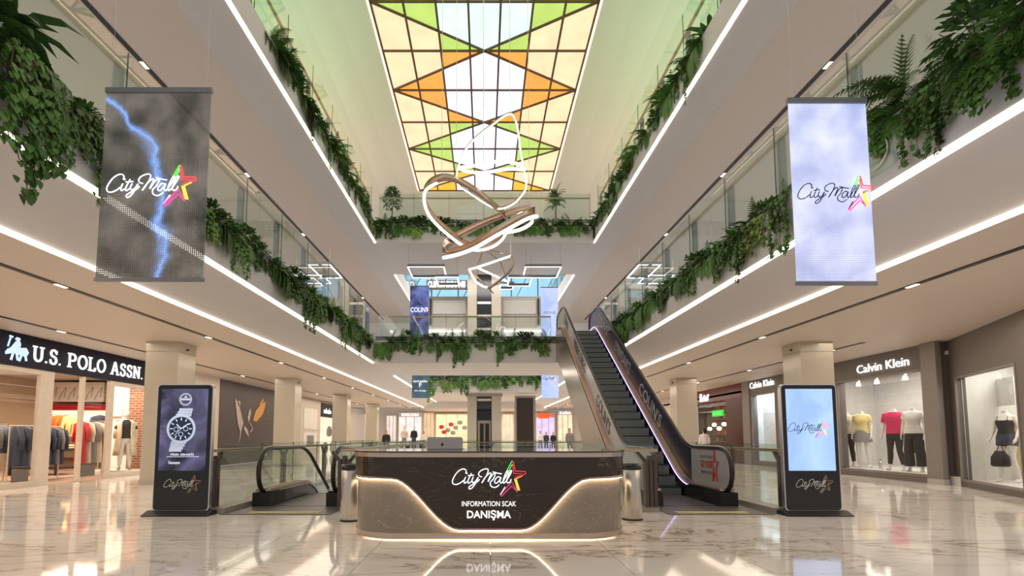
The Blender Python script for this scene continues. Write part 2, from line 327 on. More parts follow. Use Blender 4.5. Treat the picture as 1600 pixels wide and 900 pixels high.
SCRIPT = [  # hand-written mall name, traced as pen strokes in an 810 unit wide box
 [(262,290),(268,262),(250,240),(215,243),(170,275),(135,325),(118,370),(128,400),(165,405),(210,385),(240,360)],
 [(262,325),(246,365),(250,392),(278,375)], [(272,292),(280,282)],
 [(325,285),(300,335),(287,375),(297,393),(325,372)], [(285,312),(352,306)],
 [(345,325),(330,362),(342,385),(370,372),(398,328),(370,390),(335,440),(305,455),(298,435),(330,410),(390,375),(412,350)],
 [(440,325),(410,315),(402,288),(425,258),(475,237),(505,245),(500,285),(470,340),(437,390),(475,330),(520,285),(538,292),(515,345),(505,375),(545,310),(575,285),(583,300),(560,350),(530,385),(540,425),(585,437),(628,408)],
 [(640,330),(612,325),(585,350),(576,380),(595,392),(625,365),(645,328),(634,370),(645,392),(668,372)],
 [(668,372),(705,310),(724,268),(710,262),(684,315),(668,370),(676,392),(702,370)],
 [(702,370),(742,305),(762,264),(750,258),(722,315),(708,368),(718,390),(745,378),(756,350)],
 [(556,270),(610,285),(655,292)]]
STAR = dict(green=[[(708,262),(762,158),(772,156)],[(730,262),(768,188)]], red=[[(772,158),(784,175),(802,262),(915,268),(916,285),(878,312),(795,345)],[(772,188),(786,288),(880,290),(800,332)]],
 yellow=[[(792,345),(828,468),(850,470),(812,348)],[(803,352),(838,468)],[(878,312),(812,345)]], pink=[[(648,535),(762,422),(822,486)],[(640,520),(660,490),(762,378),(812,462)]], violet=[[(638,518),(690,432)]])
def logo(name, parent, O, X, Z, width, mats, r=4.2, depth=.012, star_r=None, label=None):
    k = width / 810.0; X = Vector(X).normalized(); Z = Vector(Z).normalized(); Nn = X.cross(Z); O = Vector(O)
    f = lambda p: O + X * ((p[0]-515) * k) + Z * ((345-p[1]) * k) + Nn * depth
    mb = MB()
    for st in SCRIPT: mb.tube([f(p) for p in ([Vector((a,b,0)) for a,b in st] if len(st) < 3 else catmull([(a,b,0) for a,b in st], 4))], r*k, 5)
    o = mb.build('script_lettering', mats['script'], parent, True)
    if label: o['label'] = label
    for c, sts in STAR.items():
        mb = MB()
        for st in sts: mb.tube([f((a,b,0)) for a,b in st], (star_r or r*.8)*k, 5)
        mb.build('star_stroke', mats[c], parent)
NEON = dict(script=M_['neonw'], green=M_['neong'], red=M_['neonr'], yellow=M_['neony'], pink=M_['neonp'], violet=M_['neonw'])
NAVYLOGO = dict(NEON, script=M_['logod'], violet=M_['logod'])
COPPER = {k: M_['letter'] for k in NEON}; COPPER.update(green=M_['bronze'], red=M_['bronze'], yellow=M_['bronze'], pink=M_['bronze'])

def fXL(a, Y): return -a + .0175 * Y      # the two gallery fronts close in slightly with depth
def fXR(a, Y): return (a + .11) - .0225 * Y
def side(s, a, Y): return fXL(a, Y) if s < 0 else fXR(a, Y)
def extr(mb, s, pts, Y0, Y1):
    """extrude a gallery section [(X',Z)..] along the tapered front of side s"""
    n = len(pts); vs = [(side(s, a, Y0), Y0, z) for a, z in pts] + [(side(s, a, Y1), Y1, z) for a, z in pts]
    fs = [tuple(range(n)), tuple(range(2*n-1, n-1, -1))] + [(i, i+n, (i+1) % n + n, (i+1) % n) for i in range(n)]
    return mb.add(vs, fs)
SN = {-1: 'left', 1: 'right'}
#---STRUCTURE---
# ================================================================ FLOOR
JX = [.06 + 1.25*k for k in range(-10, 11)]; JY = [1.95, 4.02, 6.07, 8.03, 10.1, 12.15, 14.2]
VX0, VX1, VY0, VY1 = -4.05, -2.35, 10.9, 21.0
mb = MB(); mb.box(-13, 13, JY[0], JY[-1], -.30, -.014)
floor = MB()
# slab pieces around the stair void
for x0, x1, y0, y1, z in ((-17, VX0, -1, 48, 0), (VX1, 17, -1, 48, 0), (VX0, VX1, -1, VY0, 0), (VX0, VX1, VY1, 48, 0)): floor.box(x0, x1, y0, y1, -.35, -.016)
fl = struct(floor.build('floor', M_['marbf']))
far = MB()
for x0, x1, y0, y1 in ((-17, -12.44, 1.95, 14.2), (12.56, 17, 1.95, 14.2), (-17, VX0, 14.2, 48), (VX1, 17, 14.2, 48), (VX0, VX1, VY1, 48)): far.box(x0, x1, y0, y1, -.016, 0)
fo = far.build('distant_paving', M_['marbf'], fl); fo['kind'] = 'stuff'
tile_me = {}
for i in range(len(JX)-1):
    for j in range(len(JY)-1):
        x0, x1, y0, y1 = JX[i], JX[i+1], JY[j], JY[j+1]
        if x0 > VX0 - 1.25 and x1 < VX1 + 1.3 and y1 > VY0 and y0 < VY1:   # cut tiles around the void
            for a0, a1, b0, b1 in ((x0, min(x1, VX0), y0, y1), (max(x0, VX1), x1, y0, y1), (max(x0, VX0), min(x1, VX1), y0, min(y1, VY0))):
                if a1 - a0 > .05 and b1 - b0 > .05: MB().box(a0+.003, a1-.003, b0+.003, b1-.003, -.015, 0).build('floor_tile', M_['marb'], fl)
            continue
        key = (round(x1-x0, 3), round(y1-y0, 3))
        if key not in tile_me:
            b = MB(); b.box(.004, x1-x0-.004, .004, y1-y0-.004, -.015, 0); tile_me[key] = b.mesh('floor_tile'); tile_me[key].materials.append(M_['marb'])
        o = link_mesh('floor_tile', tile_me[key], fl); o.location = (x0, y0, 0)
# lower storey seen through the void
lo = MB(); lo.box(-10, 4, 8, 30, -5.2, -5.0); struct(lo.build('floor_lower', M_['lower']))
area_light('lower_light', (-3.2, 16, -.6), 1.2, 8, 60, (.9, .95, 1))

# ================================================================ GALLERIES
G1 = dict(zc=3.65, zs=4.10, zt=4.87, zf=5.05, xe=5.80, xo=16.0, gt=6.42, rail=6.22, ybr=(19.9, 24.0))
G2 = dict(zc=8.64, zs=8.94, zt=9.60, zf=9.85, xe=5.45, xo=11.5, gt=11.45, rail=11.0, ybr=(19.9, 23.9))
XA = 4.69
for s in (-1, 1):
    for lvl, g, Y1 in ((1, G1, 42.2), (2, G2, 33.0)):
        mb = MB()   # fascia, planter trough, upstand, floor, ceiling, band
        extr(mb, s, [(XA, g['zs']), (XA, g['zt']), (XA+.03, g['zt']), (XA+.03, g['zt']-.09), (XA+.26, g['zt']-.09), (XA+.26, g['zf']-.02), (g['xo']+.5, g['zf']-.02), (g['xo']+.5, g['zc']), (g['xe'], g['zc'])], 1.0, Y1)
        struct(mb.build('ceiling_gallery_%s_%s' % (SN[s], 'first' if lvl == 1 else 'second'), M_['plaster']))
        mb = MB(); extr(mb, s, [(XA+.262, g['zt']-.08), (XA+.31, g['zt']-.08), (XA+.31, g['zf']+.16), (XA+.262, g['zf']+.16)], 1.0, Y1)
        extr(mb, s, [(XA+.031, g['zt']-.088), (XA+.031, g['zt']-.05), (XA+.262, g['zt']-.05), (XA+.262, g['zt']-.088)], 1.0, Y1)
        struct(mb.build('trim_%d' % (lvl*2 + (s > 0)), M_['soil'] if 0 else M_['postgrey']))
        mb = MB(); extr(mb, s, [(g['xe']+.001, g['zc']-.004), (g['xo'], g['zc']-.004), (g['xo'], g['zc']-.001), (g['xe']+.001, g['zc']-.001)], 1.0, Y1)
        struct(mb.build('ceiling_panel_%s_%s' % (SN[s], 'first' if lvl == 1 else 'second'), M_['ceil']))
        # light line along the foot of the fascia
        lab = 'long warm light line under the %s parapet of the %s gallery' % (SN[s], 'lower' if lvl == 1 else 'upper')
        th = thing('light_strip', lab, 'light', (side(s, XA, 10), 10, g['zs']))
        for (a, b) in (((1.0, g['ybr'][0]-.02), (g['ybr'][1]+.02, min(Y1, 42.0)))):
            mb = MB(); extr(mb, s, [(XA-.012, g['zs']-.03), (XA-.012, g['zs']+.035), (XA+.02, g['zs']+.035), (XA+.05, g['zs']-.03)], a, b); mb.build('diffuser', M_['led'], th)
    # second light line at the ceiling edge of the ground storey
    th = thing('light_strip', 'lower light line along the %s ground-floor ceiling edge' % SN[s], 'light', (side(s, 5.8, 10), 10, 3.65))
    mb = MB(); extr(mb, s, [(5.76, 3.62), (5.76, 3.675), (5.84, 3.655), (5.84, 3.62)], 1.0, 48); mb.build('diffuser', M_['led'], th)
    # black lighting channels
    n = 9
    for a, z, Y1 in ((6.98, 3.645, 46), (10.0, 3.645, 44), (6.98, 8.635, 32)):
        Y0 = 13.1 if (s > 0 and a == 10.0) else 2
        mb = MB(); extr(mb, s, [(a-.05, z-.012), (a+.05, z-.012), (a+.05, z), (a-.05, z)], Y0, Y1)
        n += 1
        struct(mb.build('trim_%d' % (n + (5 if s > 0 else 0)), M_['channel']))
        vis0 = {(6.98, 3.645): 7.0, (10.0, 3.645): 10.6 if s < 0 else 13.2, (6.98, 8.635): 8.6}[(a, z)]
        for k in range(14):
            Y = vis0 + 1.0 + k * 4.3
            if Y < Y1 - 1:
                mb = MB(); extr(mb, s, [(a-.035, z-.018), (a+.035, z-.018), (a+.035, z-.013), (a-.035, z-.013)], Y, Y+.20)
                o = mb.build('downlight', M_['spot']); where = {(6.98, 3.645): 'inner ground-floor ceiling channel', (10.0, 3.645): 'outer ground-floor ceiling channel', (6.98, 8.635): 'first-floor ceiling channel'}[(a, z)]
                tag(o, '%s downlight from the near end of the %s %s' % (order(('dl', s, a, z)), SN[s], where), 'light', 'downlights in the %s %s' % (SN[s], where))

def ybox(name, x0, x1, y0, y1, z0, z1, m): return struct(MB().box(x0, x1, y0, y1, z0, z1).build(name, m))
# crossing bridges
def crossing(n, zs, zt, zf, Y0, Y1, m='plaster'):
    xl, xr = fXL(XA, Y0) + .001, fXR(XA, Y0) - .001
    mb = MB().prism([(Y0, zs), (Y0, zt), (Y0+.03, zt), (Y0+.03, zt-.09), (Y0+.26, zt-.09), (Y0+.26, zf), (Y1, zf), (Y1, zs)], 'x', xl, xr)
    struct(mb.build('floor_bridge_%s' % n, M_[m]))
    mb = MB().box(xl, xr, Y0+.262, Y0+.31, zt-.08, zf+.16).box(xl, xr, Y0+.031, Y0+.262, zt-.088, zt-.05); struct(mb.build('trim_bridge_%s' % n, M_['postgrey']))
crossing('first', 4.10, 4.87, 5.05, 19.9, 24.0); crossing('second', 8.94, 9.60, 9.85, 19.9, 23.9); crossing('back', 4.10, 4.87, 5.05, 33.1, 42.2)
# walls behind galleries
ybox('wall_left_upper', -11.8, -11.5, 1, 33, 5.03, 14.9, M_['plaster']); ybox('wall_right_upper', 11.5, 11.8, 1, 33, 5.03, 14.9, M_['plaster'])
# vaulted top ceiling round the coloured skylight
SKX, SKY0, SKY1, SKZ, DY = 3.51, 2.62, 26.76, 14.5, 2.0117
for s in (-1, 1):
    prof = [(SKX+.02, 14.50), (4.6, 14.47), (5.6, 14.36), (6.7, 14.12), (7.8, 13.7), (8.8, 13.1), (9.7, 12.3), (10.5, 11.2), (11.45, 10.0)]
    mb = MB()
    for i in range(len(prof)-1):
        (a, za), (b, zb) = prof[i], prof[i+1]
        mb.add([(s*a, 0, za), (s*b, 0, zb), (s*b, 33, zb), (s*a, 33, za), (s*a, 0, za+.15), (s*b, 0, zb+.15), (s*b, 33, zb+.15), (s*a, 33, za+.15)], [(0,1,2,3),(4,7,6,5),(0,4,5,1),(2,6,7,3)])
    struct(mb.build('ceiling_vault_%s' % SN[s], M_['vault'], smooth=True))
ybox('ceiling_end', -3.54, 3.54, SKY1+.05, 33, 14.5, 14.65, M_['vault']); ybox('ceiling_front', -3.54, 3.54, 0, SKY0-.05, 14.5, 14.65, M_['vault'])
for s in (-1, 1):
    o = thing('green_fill_strip', 'unseen green fill strip added behind the %s upper gallery' % SN[s], 'light', (s*10.6, 11, 10)); MB().box(min(s*10.9, s*10.7), max(s*10.9, s*10.7), 6, 20, 9.9, 10.0).build('diffuser', M_['cove'], o)  # unseen glowing strip, added to tint the vault green

# ================================================================ SKYLIGHT (back-lit coloured ceiling)
sky = thing('stained_glass_skylight', 'long backlit ceiling of orange, green and white panes in a star lattice', 'skylight', (0, 15, SKZ))
CW = 2*SKX/7; rows = [SKY1 - DY*k for k in range(12, -1, -1)]
PANE = {}
def pane_mat(c):
    if c not in PANE:
        cols = dict(white=((.80,.78,.98),1.25), mint=((.66,.98,.78),1.05), orange=((1,.36,.07),1.0), lime=((.56,.76,.17),.85), amber=((1,.45,.04),1.05), peach=((1,.61,.37),1.12))
        PANE[c] = emis('pane_' + c, *cols[c], var=.08)
    return PANE[c]
# lattice: zig-zag lines from the edges (even rows) to the centre (odd rows)
def line_between(x, y, p, q):   # sign of side
    return (q[0]-p[0])*(y-p[1]) - (q[1]-p[1])*(x-p[0])
def clip(poly, p, q, keep):
    out = []
    for i in range(len(poly)):
        a, b = poly[i], poly[(i+1) % len(poly)]; da = line_between(*a, p, q) * keep; db = line_between(*b, p, q) * keep
        if da >= -1e-9: out.append(a)
        if (da > 1e-9 and db < -1e-9) or (da < -1e-9 and db > 1e-9):
            t = da/(da-db); out.append((a[0]+(b[0]-a[0])*t, a[1]+(b[1]-a[1])*t))
    return out
def shrink(poly, d):
    cx = sum(p[0] for p in poly)/len(poly); cy = sum(p[1] for p in poly)/len(poly)
    return [(cx+(p[0]-cx)*(1-d), cy+(p[1]-cy)*(1-d)) for p in poly]
NR = len(rows)-1
bars = []
for r in range(NR):
    odd = (NR - r) % 2                       # segment index from the far end; far edge (rows[NR]) is an edge node
    y0, y1 = rows[r], rows[r+1]
    # in segment r the line pair runs between centre and edges
    k_hi = NR - (r+1); edge_hi = (k_hi % 2 == 0)   # True when the far row of this segment has its node on the edges
    ye, yc = (y1, y0) if edge_hi else (y0, y1)
    segL = ((-SKX, ye), (0, yc)); segR = ((SKX, ye), (0, yc)); bars += [segL, segR]
    kd = (k_hi if edge_hi else k_hi + 1) // 2      # which diamond (0 far end, 1 = green, 2 = orange, 3 = lime ...)
    accent = ['amber', 'lime', 'orange', 'lime', 'orange', 'lime', 'orange'][kd]
    inner = 'mint' if kd == 3 else 'white'
    for c in range(7):
        x0 = -SKX + CW*c; x1 = x0 + CW; cell = [(x0,y0),(x1,y0),(x1,y1),(x0,y1)]
        pieces = [cell]
        for p, q in (segL, segR):
            nxt = []
            for pl in pieces:
                xm = sum(v[0] for v in pl)/len(pl)
                if (p[0] < 0 and x1 <= 1e-6 + 0) or (p[0] > 0 and x0 >= -1e-6) or abs(x0 + x1) < 1e-3:
                    for kp in (1, -1):
                        z = clip(pl, p, q, kp)
                        if len(z) >= 3:
                            ar = abs(sum(z[i][0]*z[(i+1) % len(z)][1]-z[(i+1) % len(z)][0]*z[i][1] for i in range(len(z))))/2
                            if ar > .004: nxt.append(z)
                else: nxt.append(pl)
            pieces = nxt
        for pl in pieces:
            cx = sum(v[0] for v in pl)/len(pl); cy = sum(v[1] for v in pl)/len(pl)
            half = SKX * abs(cy - yc) / DY                 # half-width of the diamond at this row
            inside = abs(cx) < half
            central = 2 <= c <= 4
            if inside: colr = inner if central else accent
            else: colr = accent if central else 'peach'
            if colr == inner and kd == 0: colr = 'white'
            pl = shrink(pl, .012)
            mbp = MB().add([(v[0], v[1], SKZ+.03) for v in pl] + [(v[0], v[1], SKZ+.045) for v in pl],
                           [tuple(range(len(pl)))[::-1], tuple(range(len(pl), 2*len(pl)))] + [(i, (i+1) % len(pl), (i+1) % len(pl)+len(pl), i+len(pl)) for i in range(len(pl))])
            mbp.build('glass_pane', pane_mat(colr), sky)
mframe = mat('muntin_brown', (.13,.075,.045), .5)
for c in range(8): MB().box(-SKX+CW*c-.035, -SKX+CW*c+.035, SKY0, SKY1, SKZ-.02, SKZ+.03).build('glazing_bar', mframe, sky)
for y in rows: MB().box(-SKX, SKX, y-.035, y+.035, SKZ-.018, SKZ+.028).build('glazing_bar', mframe, sky)
for p, q in bars: MB().bar((p[0], p[1], SKZ+.004), (q[0], q[1], SKZ+.004), .07, .05).build('diagonal_bar', mframe, sky)
for s in (-1, 1):
    MB().box(min(s*(SKX+.03), s*(SKX+.10)), max(s*(SKX+.03), s*(SKX+.10)), SKY0, SKY1, SKZ-.02, SKZ-.004).build('edge_light', M_['covew'], sky)
#---PILLARS---
def pillar(x0, x1, y0, label, s):
    t = thing('pillar', label, 'column', ((x0+x1)/2, y0+.4, 0))
    for k, (z0, z1) in enumerate(((.12, 1.83), (1.836, 3.38))): MB().box(x0, x1, y0, y0+.78, z0, z1).build('cladding_panel', M_['column'], t)
    MB().box(x0+.012, x1-.012, y0+.012, y0+.77, .1, 3.645).build('core', M_['column'], t); MB().box(x0-.004, x1+.004, y0-.004, y0+.784, 3.4, 3.64).build('capital', M_['column'], t)
    MB().box(x0-.015, x1+.015, y0-.015, y0+.795, 0, .12).build('base', M_['colbase'], t)
    xx = (x1 - .1) if s < 0 else (x0 + .1); yy = y0 - .006
    MB().lathe([(.03, 0), (.03, .03), (.02, .045), (.004, .05)], (x1+.03 if s < 0 else x0-.03, y0+.35, 3.46), 10).build('camera_dome', M_['blackm'], t)
for i, y in enumerate((13.0, 21.1, 29.2, 37.3)):
    n = ['nearest', 'second', 'third', 'fourth'][i]
    pillar(-8.68, -7.84, y, '%s beige clad pillar along the left shops' % n, -1)
for i, (x, y) in enumerate(((8.10, 13.0), (7.95, 21.1), (7.7, 29.2), (7.6, 37.3))):
    n = ['nearest', 'second', 'third', 'fourth'][i]
    pillar(x, x+.84, y, '%s beige clad pillar along the right shops' % n, 1)

# ================================================================ GALLERY BALUSTRADES
def balustrade(label, A, B, z0, zg, zr, n, inward, posts=True, skip=(), gm='glass'):
    """glass panes from A to B (2D), each a part; inward = unit 2D vector towards the gallery floor"""
    t = thing('glass_balustrade', label, 'balustrade', (A[0], A[1], z0)); A = Vector(A); B = Vector(B); d = (B-A)/n; iv = Vector(inward)
    for k in range(n):
        if k in skip: continue
        p = A + d*k + d.normalized()*.008; q = A + d*(k+1) - d.normalized()*.008
        MB().slab([(p.x,p.y,z0),(q.x,q.y,z0),(q.x,q.y,zg),(p.x,p.y,zg)], (iv.x*.012, iv.y*.012, 0)).build('glass_pane', M_[gm], t)
        e = MB().bar((q.x,q.y,z0), (q.x,q.y,zg), .012, .014); e.build('pane_edge', M_['glasse'], t)
        if posts:
            c = q + iv*.12; MB().box(c.x-.05, c.x+.05, c.y-.05, c.y+.05, z0-.15, zr).build('post', M_['postgrey'], t)
    MB().bar((A.x+iv.x*.09, A.y+iv.y*.09, zr), (B.x+iv.x*.09, B.y+iv.y*.09, zr), .06, .05).build('handrail', M_['brass'], t)
    return t
for s in (-1, 1):
    for g, nm in ((G1, 'first'), (G2, 'second')):
        balustrade('glass balustrade with brass handrail along the %s side of the %s floor' % (SN[s], nm), (side(s, XA+.28, 1.5), 1.5), (side(s, XA+.28, 20.2), 20.2), g['zf']+.1, g['gt'], g['rail'], 11, (s, 0), gm='glass' if g is G1 else 'glassu')
        balustrade('glass balustrade along the %s %s-floor gallery beyond the bridge' % (SN[s], nm), (side(s, XA+.28, 24.3), 24.3), (side(s, XA+.28, 32.8), 32.8), g['zf']+.1, g['gt'], g['rail'], 5, (s, 0))
balustrade('glass balustrade across the front of the first-floor bridge', (-4.3, 20.18), (2.65, 20.18), 5.15, 6.05, 6.02, 5, (0, 1), posts=False)
balustrade('glass balustrade across the front of the second-floor bridge', (-4.3, 20.18), (4.3, 20.18), 9.95, 11.1, 10.95, 6, (0, 1), posts=False, gm='glassu')
balustrade('glass balustrade across the back first-floor crossing', (-4.05, 33.4), (4.0, 33.4), 5.15, 6.2, 6.1, 6, (0, 1), posts=False)
#---MARK1---
# ================================================================ INFORMATION DESK
desk = thing('information_desk', 'dark stone information desk with rounded ends and glowing wavy light line', 'desk', (.06, 6.7, 0))
def rrect(d, hx=1.70, y0=6.06, y1=7.45, r=.62, cx=.06, n=10):
    """closed outline of the desk, grown by d, starting at the back centre and running over the left end and the front"""
    pts = []; x0, x1, a, b = cx-hx-d, cx+hx+d, y0-d, y1+d; r += d
    for (qx, qy, s) in ((x0+r, b-r, pi/2), (x0+r, a+r, pi), (x1-r, a+r, 1.5*pi), (x1-r, b-r, 2*pi)):
        for k in range(n+1):
            t = s + (pi/2)*k/n; pts.append((qx+r*cos(t), qy+r*sin(t)))
    out = []
    for i in range(len(pts)):
        p, q = pts[i], pts[(i+1) % len(pts)]; L_ = math.dist(p, q); m = max(1, int(L_/.06))
        for k in range(m): out.append((p[0]+(q[0]-p[0])*k/m, p[1]+(q[1]-p[1])*k/m))
    return out
def wavez(x, y):
    t = min(1, max(0, (abs(x-.07)-.36)/.80)); t = t*t*(3-2*t); return .135 + (.725-.135)*t
def ringwall(mb, d, zlo, zhi, th=.02):
    o = rrect(d); i_ = rrect(d-th); n = min(len(o), len(i_)); i_ = [min(i_, key=lambda q: math.dist(p, q)) for p in o]
    n = len(o); vs = []
    for k in range(n):
        zl = zlo(*o[k]) if callable(zlo) else zlo; zh = zhi(*o[k]) if callable(zhi) else zhi
        vs += [(*o[k], zl), (*o[k], zh), (*i_[k], zh), (*i_[k], zl)]
    fs = []
    for k in range(n):
        j = (k+1) % n
        for a in range(4): fs.append((k*4+a, j*4+a, j*4+(a+1) % 4, k*4+(a+1) % 4))
    mb.add(vs, fs)
mb = MB(); ringwall(mb, -.025, .075, lambda x, y: wavez(x, y)+.03, .05); mb.build('lower_panel', M_['stonel'], desk)
mb = MB(); ringwall(mb, .012, lambda x, y: wavez(x, y)+.012, .975, .05); mb.build('upper_panel', M_['stone'], desk)
o = rrect(.008); mb = MB(); mb.tube([(x, y, wavez(x, y)-.002) for x, y in o], .014, 6, closed=True); mb.build('edge_trim', M_['bronze'], desk, True)
o = rrect(-.008); mb = MB(); mb.tube([(x, y, wavez(x, y)-.014) for x, y in o], .013, 6, closed=True); mb.build('light_line', M_['ledw'], desk, True)
mb = MB(); ringwall(mb, -.012, .014, .085, .06); mb.build('plinth', M_['goldm'], desk)
o = rrect(-.10); mb = MB(); mb.tube([(x, y, .014) for x, y in o], .012, 6, closed=True); mb.build('plinth_light', emis('led_plinth', (1,.76,.48), 5.0), desk, True)
mb = MB(); ringwall(mb, .025, .965, 1.015, .04); mb.build('metal_band', M_['goldm'], desk)
mb = MB(); mb.prism(rrect(.03), 'z', 1.015, 1.035); mb.build('counter_top', mat('counter_gloss', (.10,.08,.07), .06, var=.1), desk)
logo('logo', desk, at(764, 748, 6.046), (1,0,0), (0,0,1), .87, NEON, r=5.2, star_r=3.6)
p = at(764, 787, 6.046); put_text('INFORMATION SCAK', .09, (p.x, 6.04, p.z), (1,0,0), (0,0,1), M_['signw'], desk, extrude=.004, width=.63, height=.058)
p = at(764, 804, 6.046); put_text('DANI\u015eMA', .13, (p.x, 6.04, p.z-.006), (1,0,0), (0,0,1), M_['signw'], desk, extrude=.006, bold=.002, width=.51, height=.115)
lp = thing('laptop', 'grey open laptop seen from behind on the information desk', 'laptop', (-.53, 6.95, 1.035))
p0 = at(667, 697, 6.95); p1 = at(723, 697, 6.95)
pl = [(p0.x+.015, 0), (p1.x-.015, 0), (p1.x, .02), (p1.x, .135), (p1.x-.02, .155), (p0.x+.02, .155), (p0.x, .135), (p0.x, .02)]
MB().slab([(x, 6.95+z*.15, 1.045+z) for x, z in pl], (0, .012, 0)).build('lid', M_['laptop'], lp); MB().box(p0.x, p1.x, 6.96, 7.25, 1.036, 1.05).build('keyboard_base', M_['laptop'], lp)
cx = at(691, 690, 6.95); mb = MB(); mb.slab([(cx.x+.018*cos(t)*(1-.12*(cos(t) > .8)), 6.945+.01, 1.10+.02*sin(t)) for t in [2*pi*k/14 for k in range(14)]], (0, -.003, 0)); mb.slab([(cx.x, 6.954, 1.122), (cx.x+.012, 6.954, 1.137), (cx.x+.004, 6.954, 1.135)], (0, -.003, 0)); mb.build('emblem', M_['black'], lp)

# ================================================================ BINS
for X, Y, l in ((-1.93, 7.5, 'steel cylinder bin to the left of the information desk'), (2.16, 7.6, 'steel cylinder bin to the right of the information desk')):
    b = thing('litter_bin', l, 'bin', (X, Y, 0))
    MB().lathe([(.13,0),(.145,.01),(.145,.72),(.14,.725)], (X, Y, 0), 28).build('body', M_['steel'], b, True); MB().lathe([(.142,0),(.146,.01),(.146,.075),(.11,.085),(.09,.06)], (X, Y, .725), 28).build('lid', M_['black'], b, True)
    MB().lathe([(.15,0),(.15,.018)], (X, Y, 0), 28).build('base_ring', M_['blackm'], b)

# ================================================================ DISPLAY TOTEMS
def totem(X, Y, label, kind):
    t = thing('display_totem', label, 'display', (X, Y, 0)); hw = .44; H = 2.03
    def rr(hw, z0, z1, r, n=5):
        out = []
        for qx, qz, s in ((hw-r, z1-r, 0), (-hw+r, z1-r, pi/2), (-hw+r, z0+r, pi), (hw-r, z0+r, 1.5*pi)):
            out += [(X+qx+r*cos(s+pi/2*k/n), qz+r*sin(s+pi/2*k/n)) for k in range(n+1)]
        return out
    MB().prism(rr(hw, .06, H, .06), 'y', Y, Y+.075).build('silver_frame', M_['silver'], t)
    MB().prism(rr(hw-.018, .075, H-.015, .05), 'y', Y-.008, Y+.01).build('black_face', M_['black'], t)
    sm = screen_mat('screen_watch', (.006,.006,.012), (.13,.12,.24), 1.0, 1.6) if kind == 'watch' else screen_mat('screen_sky', (.30,.46,.88), (.46,.64,.98), 1.0, .9)
    z0, z1 = .68, 1.955
    scr = MB().box(X-hw+.075, X+hw-.075, Y-.012, Y-.006, z0, z1).build('screen', sm, t)
    MB().prism([(Y-.17, .0), (Y-.17, .012), (Y-.02, .07), (Y+.10, .07), (Y+.25, .012), (Y+.25, 0)], 'x', X-hw-.06, X+hw+.06).build('base_plate', M_['blackm'], t)
    yf = Y-.014
    logo('logo', t, (X+.02, yf+.006, .47), (1,0,0), (0,0,1), .58, COPPER, r=6.0, star_r=6.5, depth=.002)
    if kind == 'sky': logo('logo', t, (X-.03, yf+.004, 1.335), (1,0,0), (0,0,1), .66, NAVYLOGO, r=5.6, depth=.002)
    else:
        e1 = emis('watch_silver', (.55,.58,.72), .8, .3); e2 = emis('watch_dial', (.012,.02,.06), .8, .2); e3 = emis('watch_mark', (.8,.85,1), 1.0)
        c = (X-.035, 1.33); f = lambda r, t_: (c[0]+r*cos(t_), yf, c[1]+r*sin(t_))
        for sgn in (1, -1):
            mb = MB()
            for k in range(3 if sgn > 0 else 4):
                z = c[1] + sgn*(.20+.045*k)*(.95 if k < 3 else .93); xx = c[0] + sgn*(.03+.016*k) ; hw_ = .12-.008*k
                mb.slab([(xx-hw_, yf, z), (xx+hw_, yf, z+sgn*.004), (xx+hw_, yf, z+sgn*.044), (xx-hw_, yf, z+sgn*.044)], (0, .002, 0))
            mb.build('bracelet_picture', e1, t)
        MB().slab([(c[0]+.225*cos(q), yf-.001, c[1]+.225*sin(q)) for q in [2*pi*k/36 for k in range(36)]], (0, .002, 0)).build('watch_case_picture', e1, t)
        MB().slab([(c[0]+.185*cos(q), yf-.003, c[1]+.185*sin(q)) for q in [2*pi*k/36 for k in range(36)]], (0, .002, 0)).build('watch_dial_picture', e2, t)
        mb = MB()
        for k in range(12):
            a = 2*pi*k/12; mb.bar((c[0]+.13*cos(a), yf-.005, c[1]+.13*sin(a)), (c[0]+.17*cos(a), yf-.005, c[1]+.17*sin(a)), .012, .002, (0,1,0))
        for a, l_, wd in ((radians(35), .14, .012), (radians(135), .10, .014), (radians(228), .15, .005)): mb.bar((c[0], yf-.006, c[1]), (c[0]+l_*cos(a), yf-.006, c[1]+l_*sin(a)), wd, .002, (0,1,0))
        for qx, qz in ((-.075, -.01), (.075, 0), (0, -.085)): mb.tube([(c[0]+qx+.035*cos(q), yf-.005, c[1]+qz+.035*sin(q)) for q in [2*pi*k/16 for k in range(16)]], .003, 4, closed=True)
        for k in range(40):
            a = 2*pi*k/40; mb.bar((c[0]+.205*cos(a), yf-.004, c[1]+.205*sin(a)), (c[0]+.218*cos(a), yf-.004, c[1]+.218*sin(a)), .006, .002, (0,1,0))
        mb.build('watch_marks_picture', e3, t)
        mb = MB()
        for r in (.095, .08): mb.tube([(X+.015+r*cos(q), yf, 1.79+r*sin(q)) for q in [2*pi*k/24 for k in range(24)]], .0045, 4, closed=True)
        mb.box(X-.07, X+.10, yf-.002, yf, 1.775, 1.805); mb.slab([(X-.02, yf, 1.815), (X+.05, yf, 1.815), (X+.015, yf, 1.85)], (0, .001, 0)); mb.build('badge_picture', emis('badge_print', (.6,.64,.75), .8), t)
        put_text('P\u0160\u00d0\u00d0D 20RA0R\u0130S'.replace('\u00d0', '0'), .06, (X, yf, .935), (1,0,0), (0,0,1), e3, t, extrude=.001, width=.36, height=.045)
        MB().box(X-.24, X+.26, yf-.001, yf+.001, .893, .899).build('rule_line', e3, t); put_text('Gatsepte', .06, (X-.12, yf, .80), (1,0,0), (0,0,1), e3, t, extrude=.001, width=.18, height=.06)
totem(-4.70, 8.02, 'display totem with a wristwatch advert beside the left railing', 'watch')
totem(5.09, 8.02, 'display totem with a pale blue screen beside the right railing', 'sky')

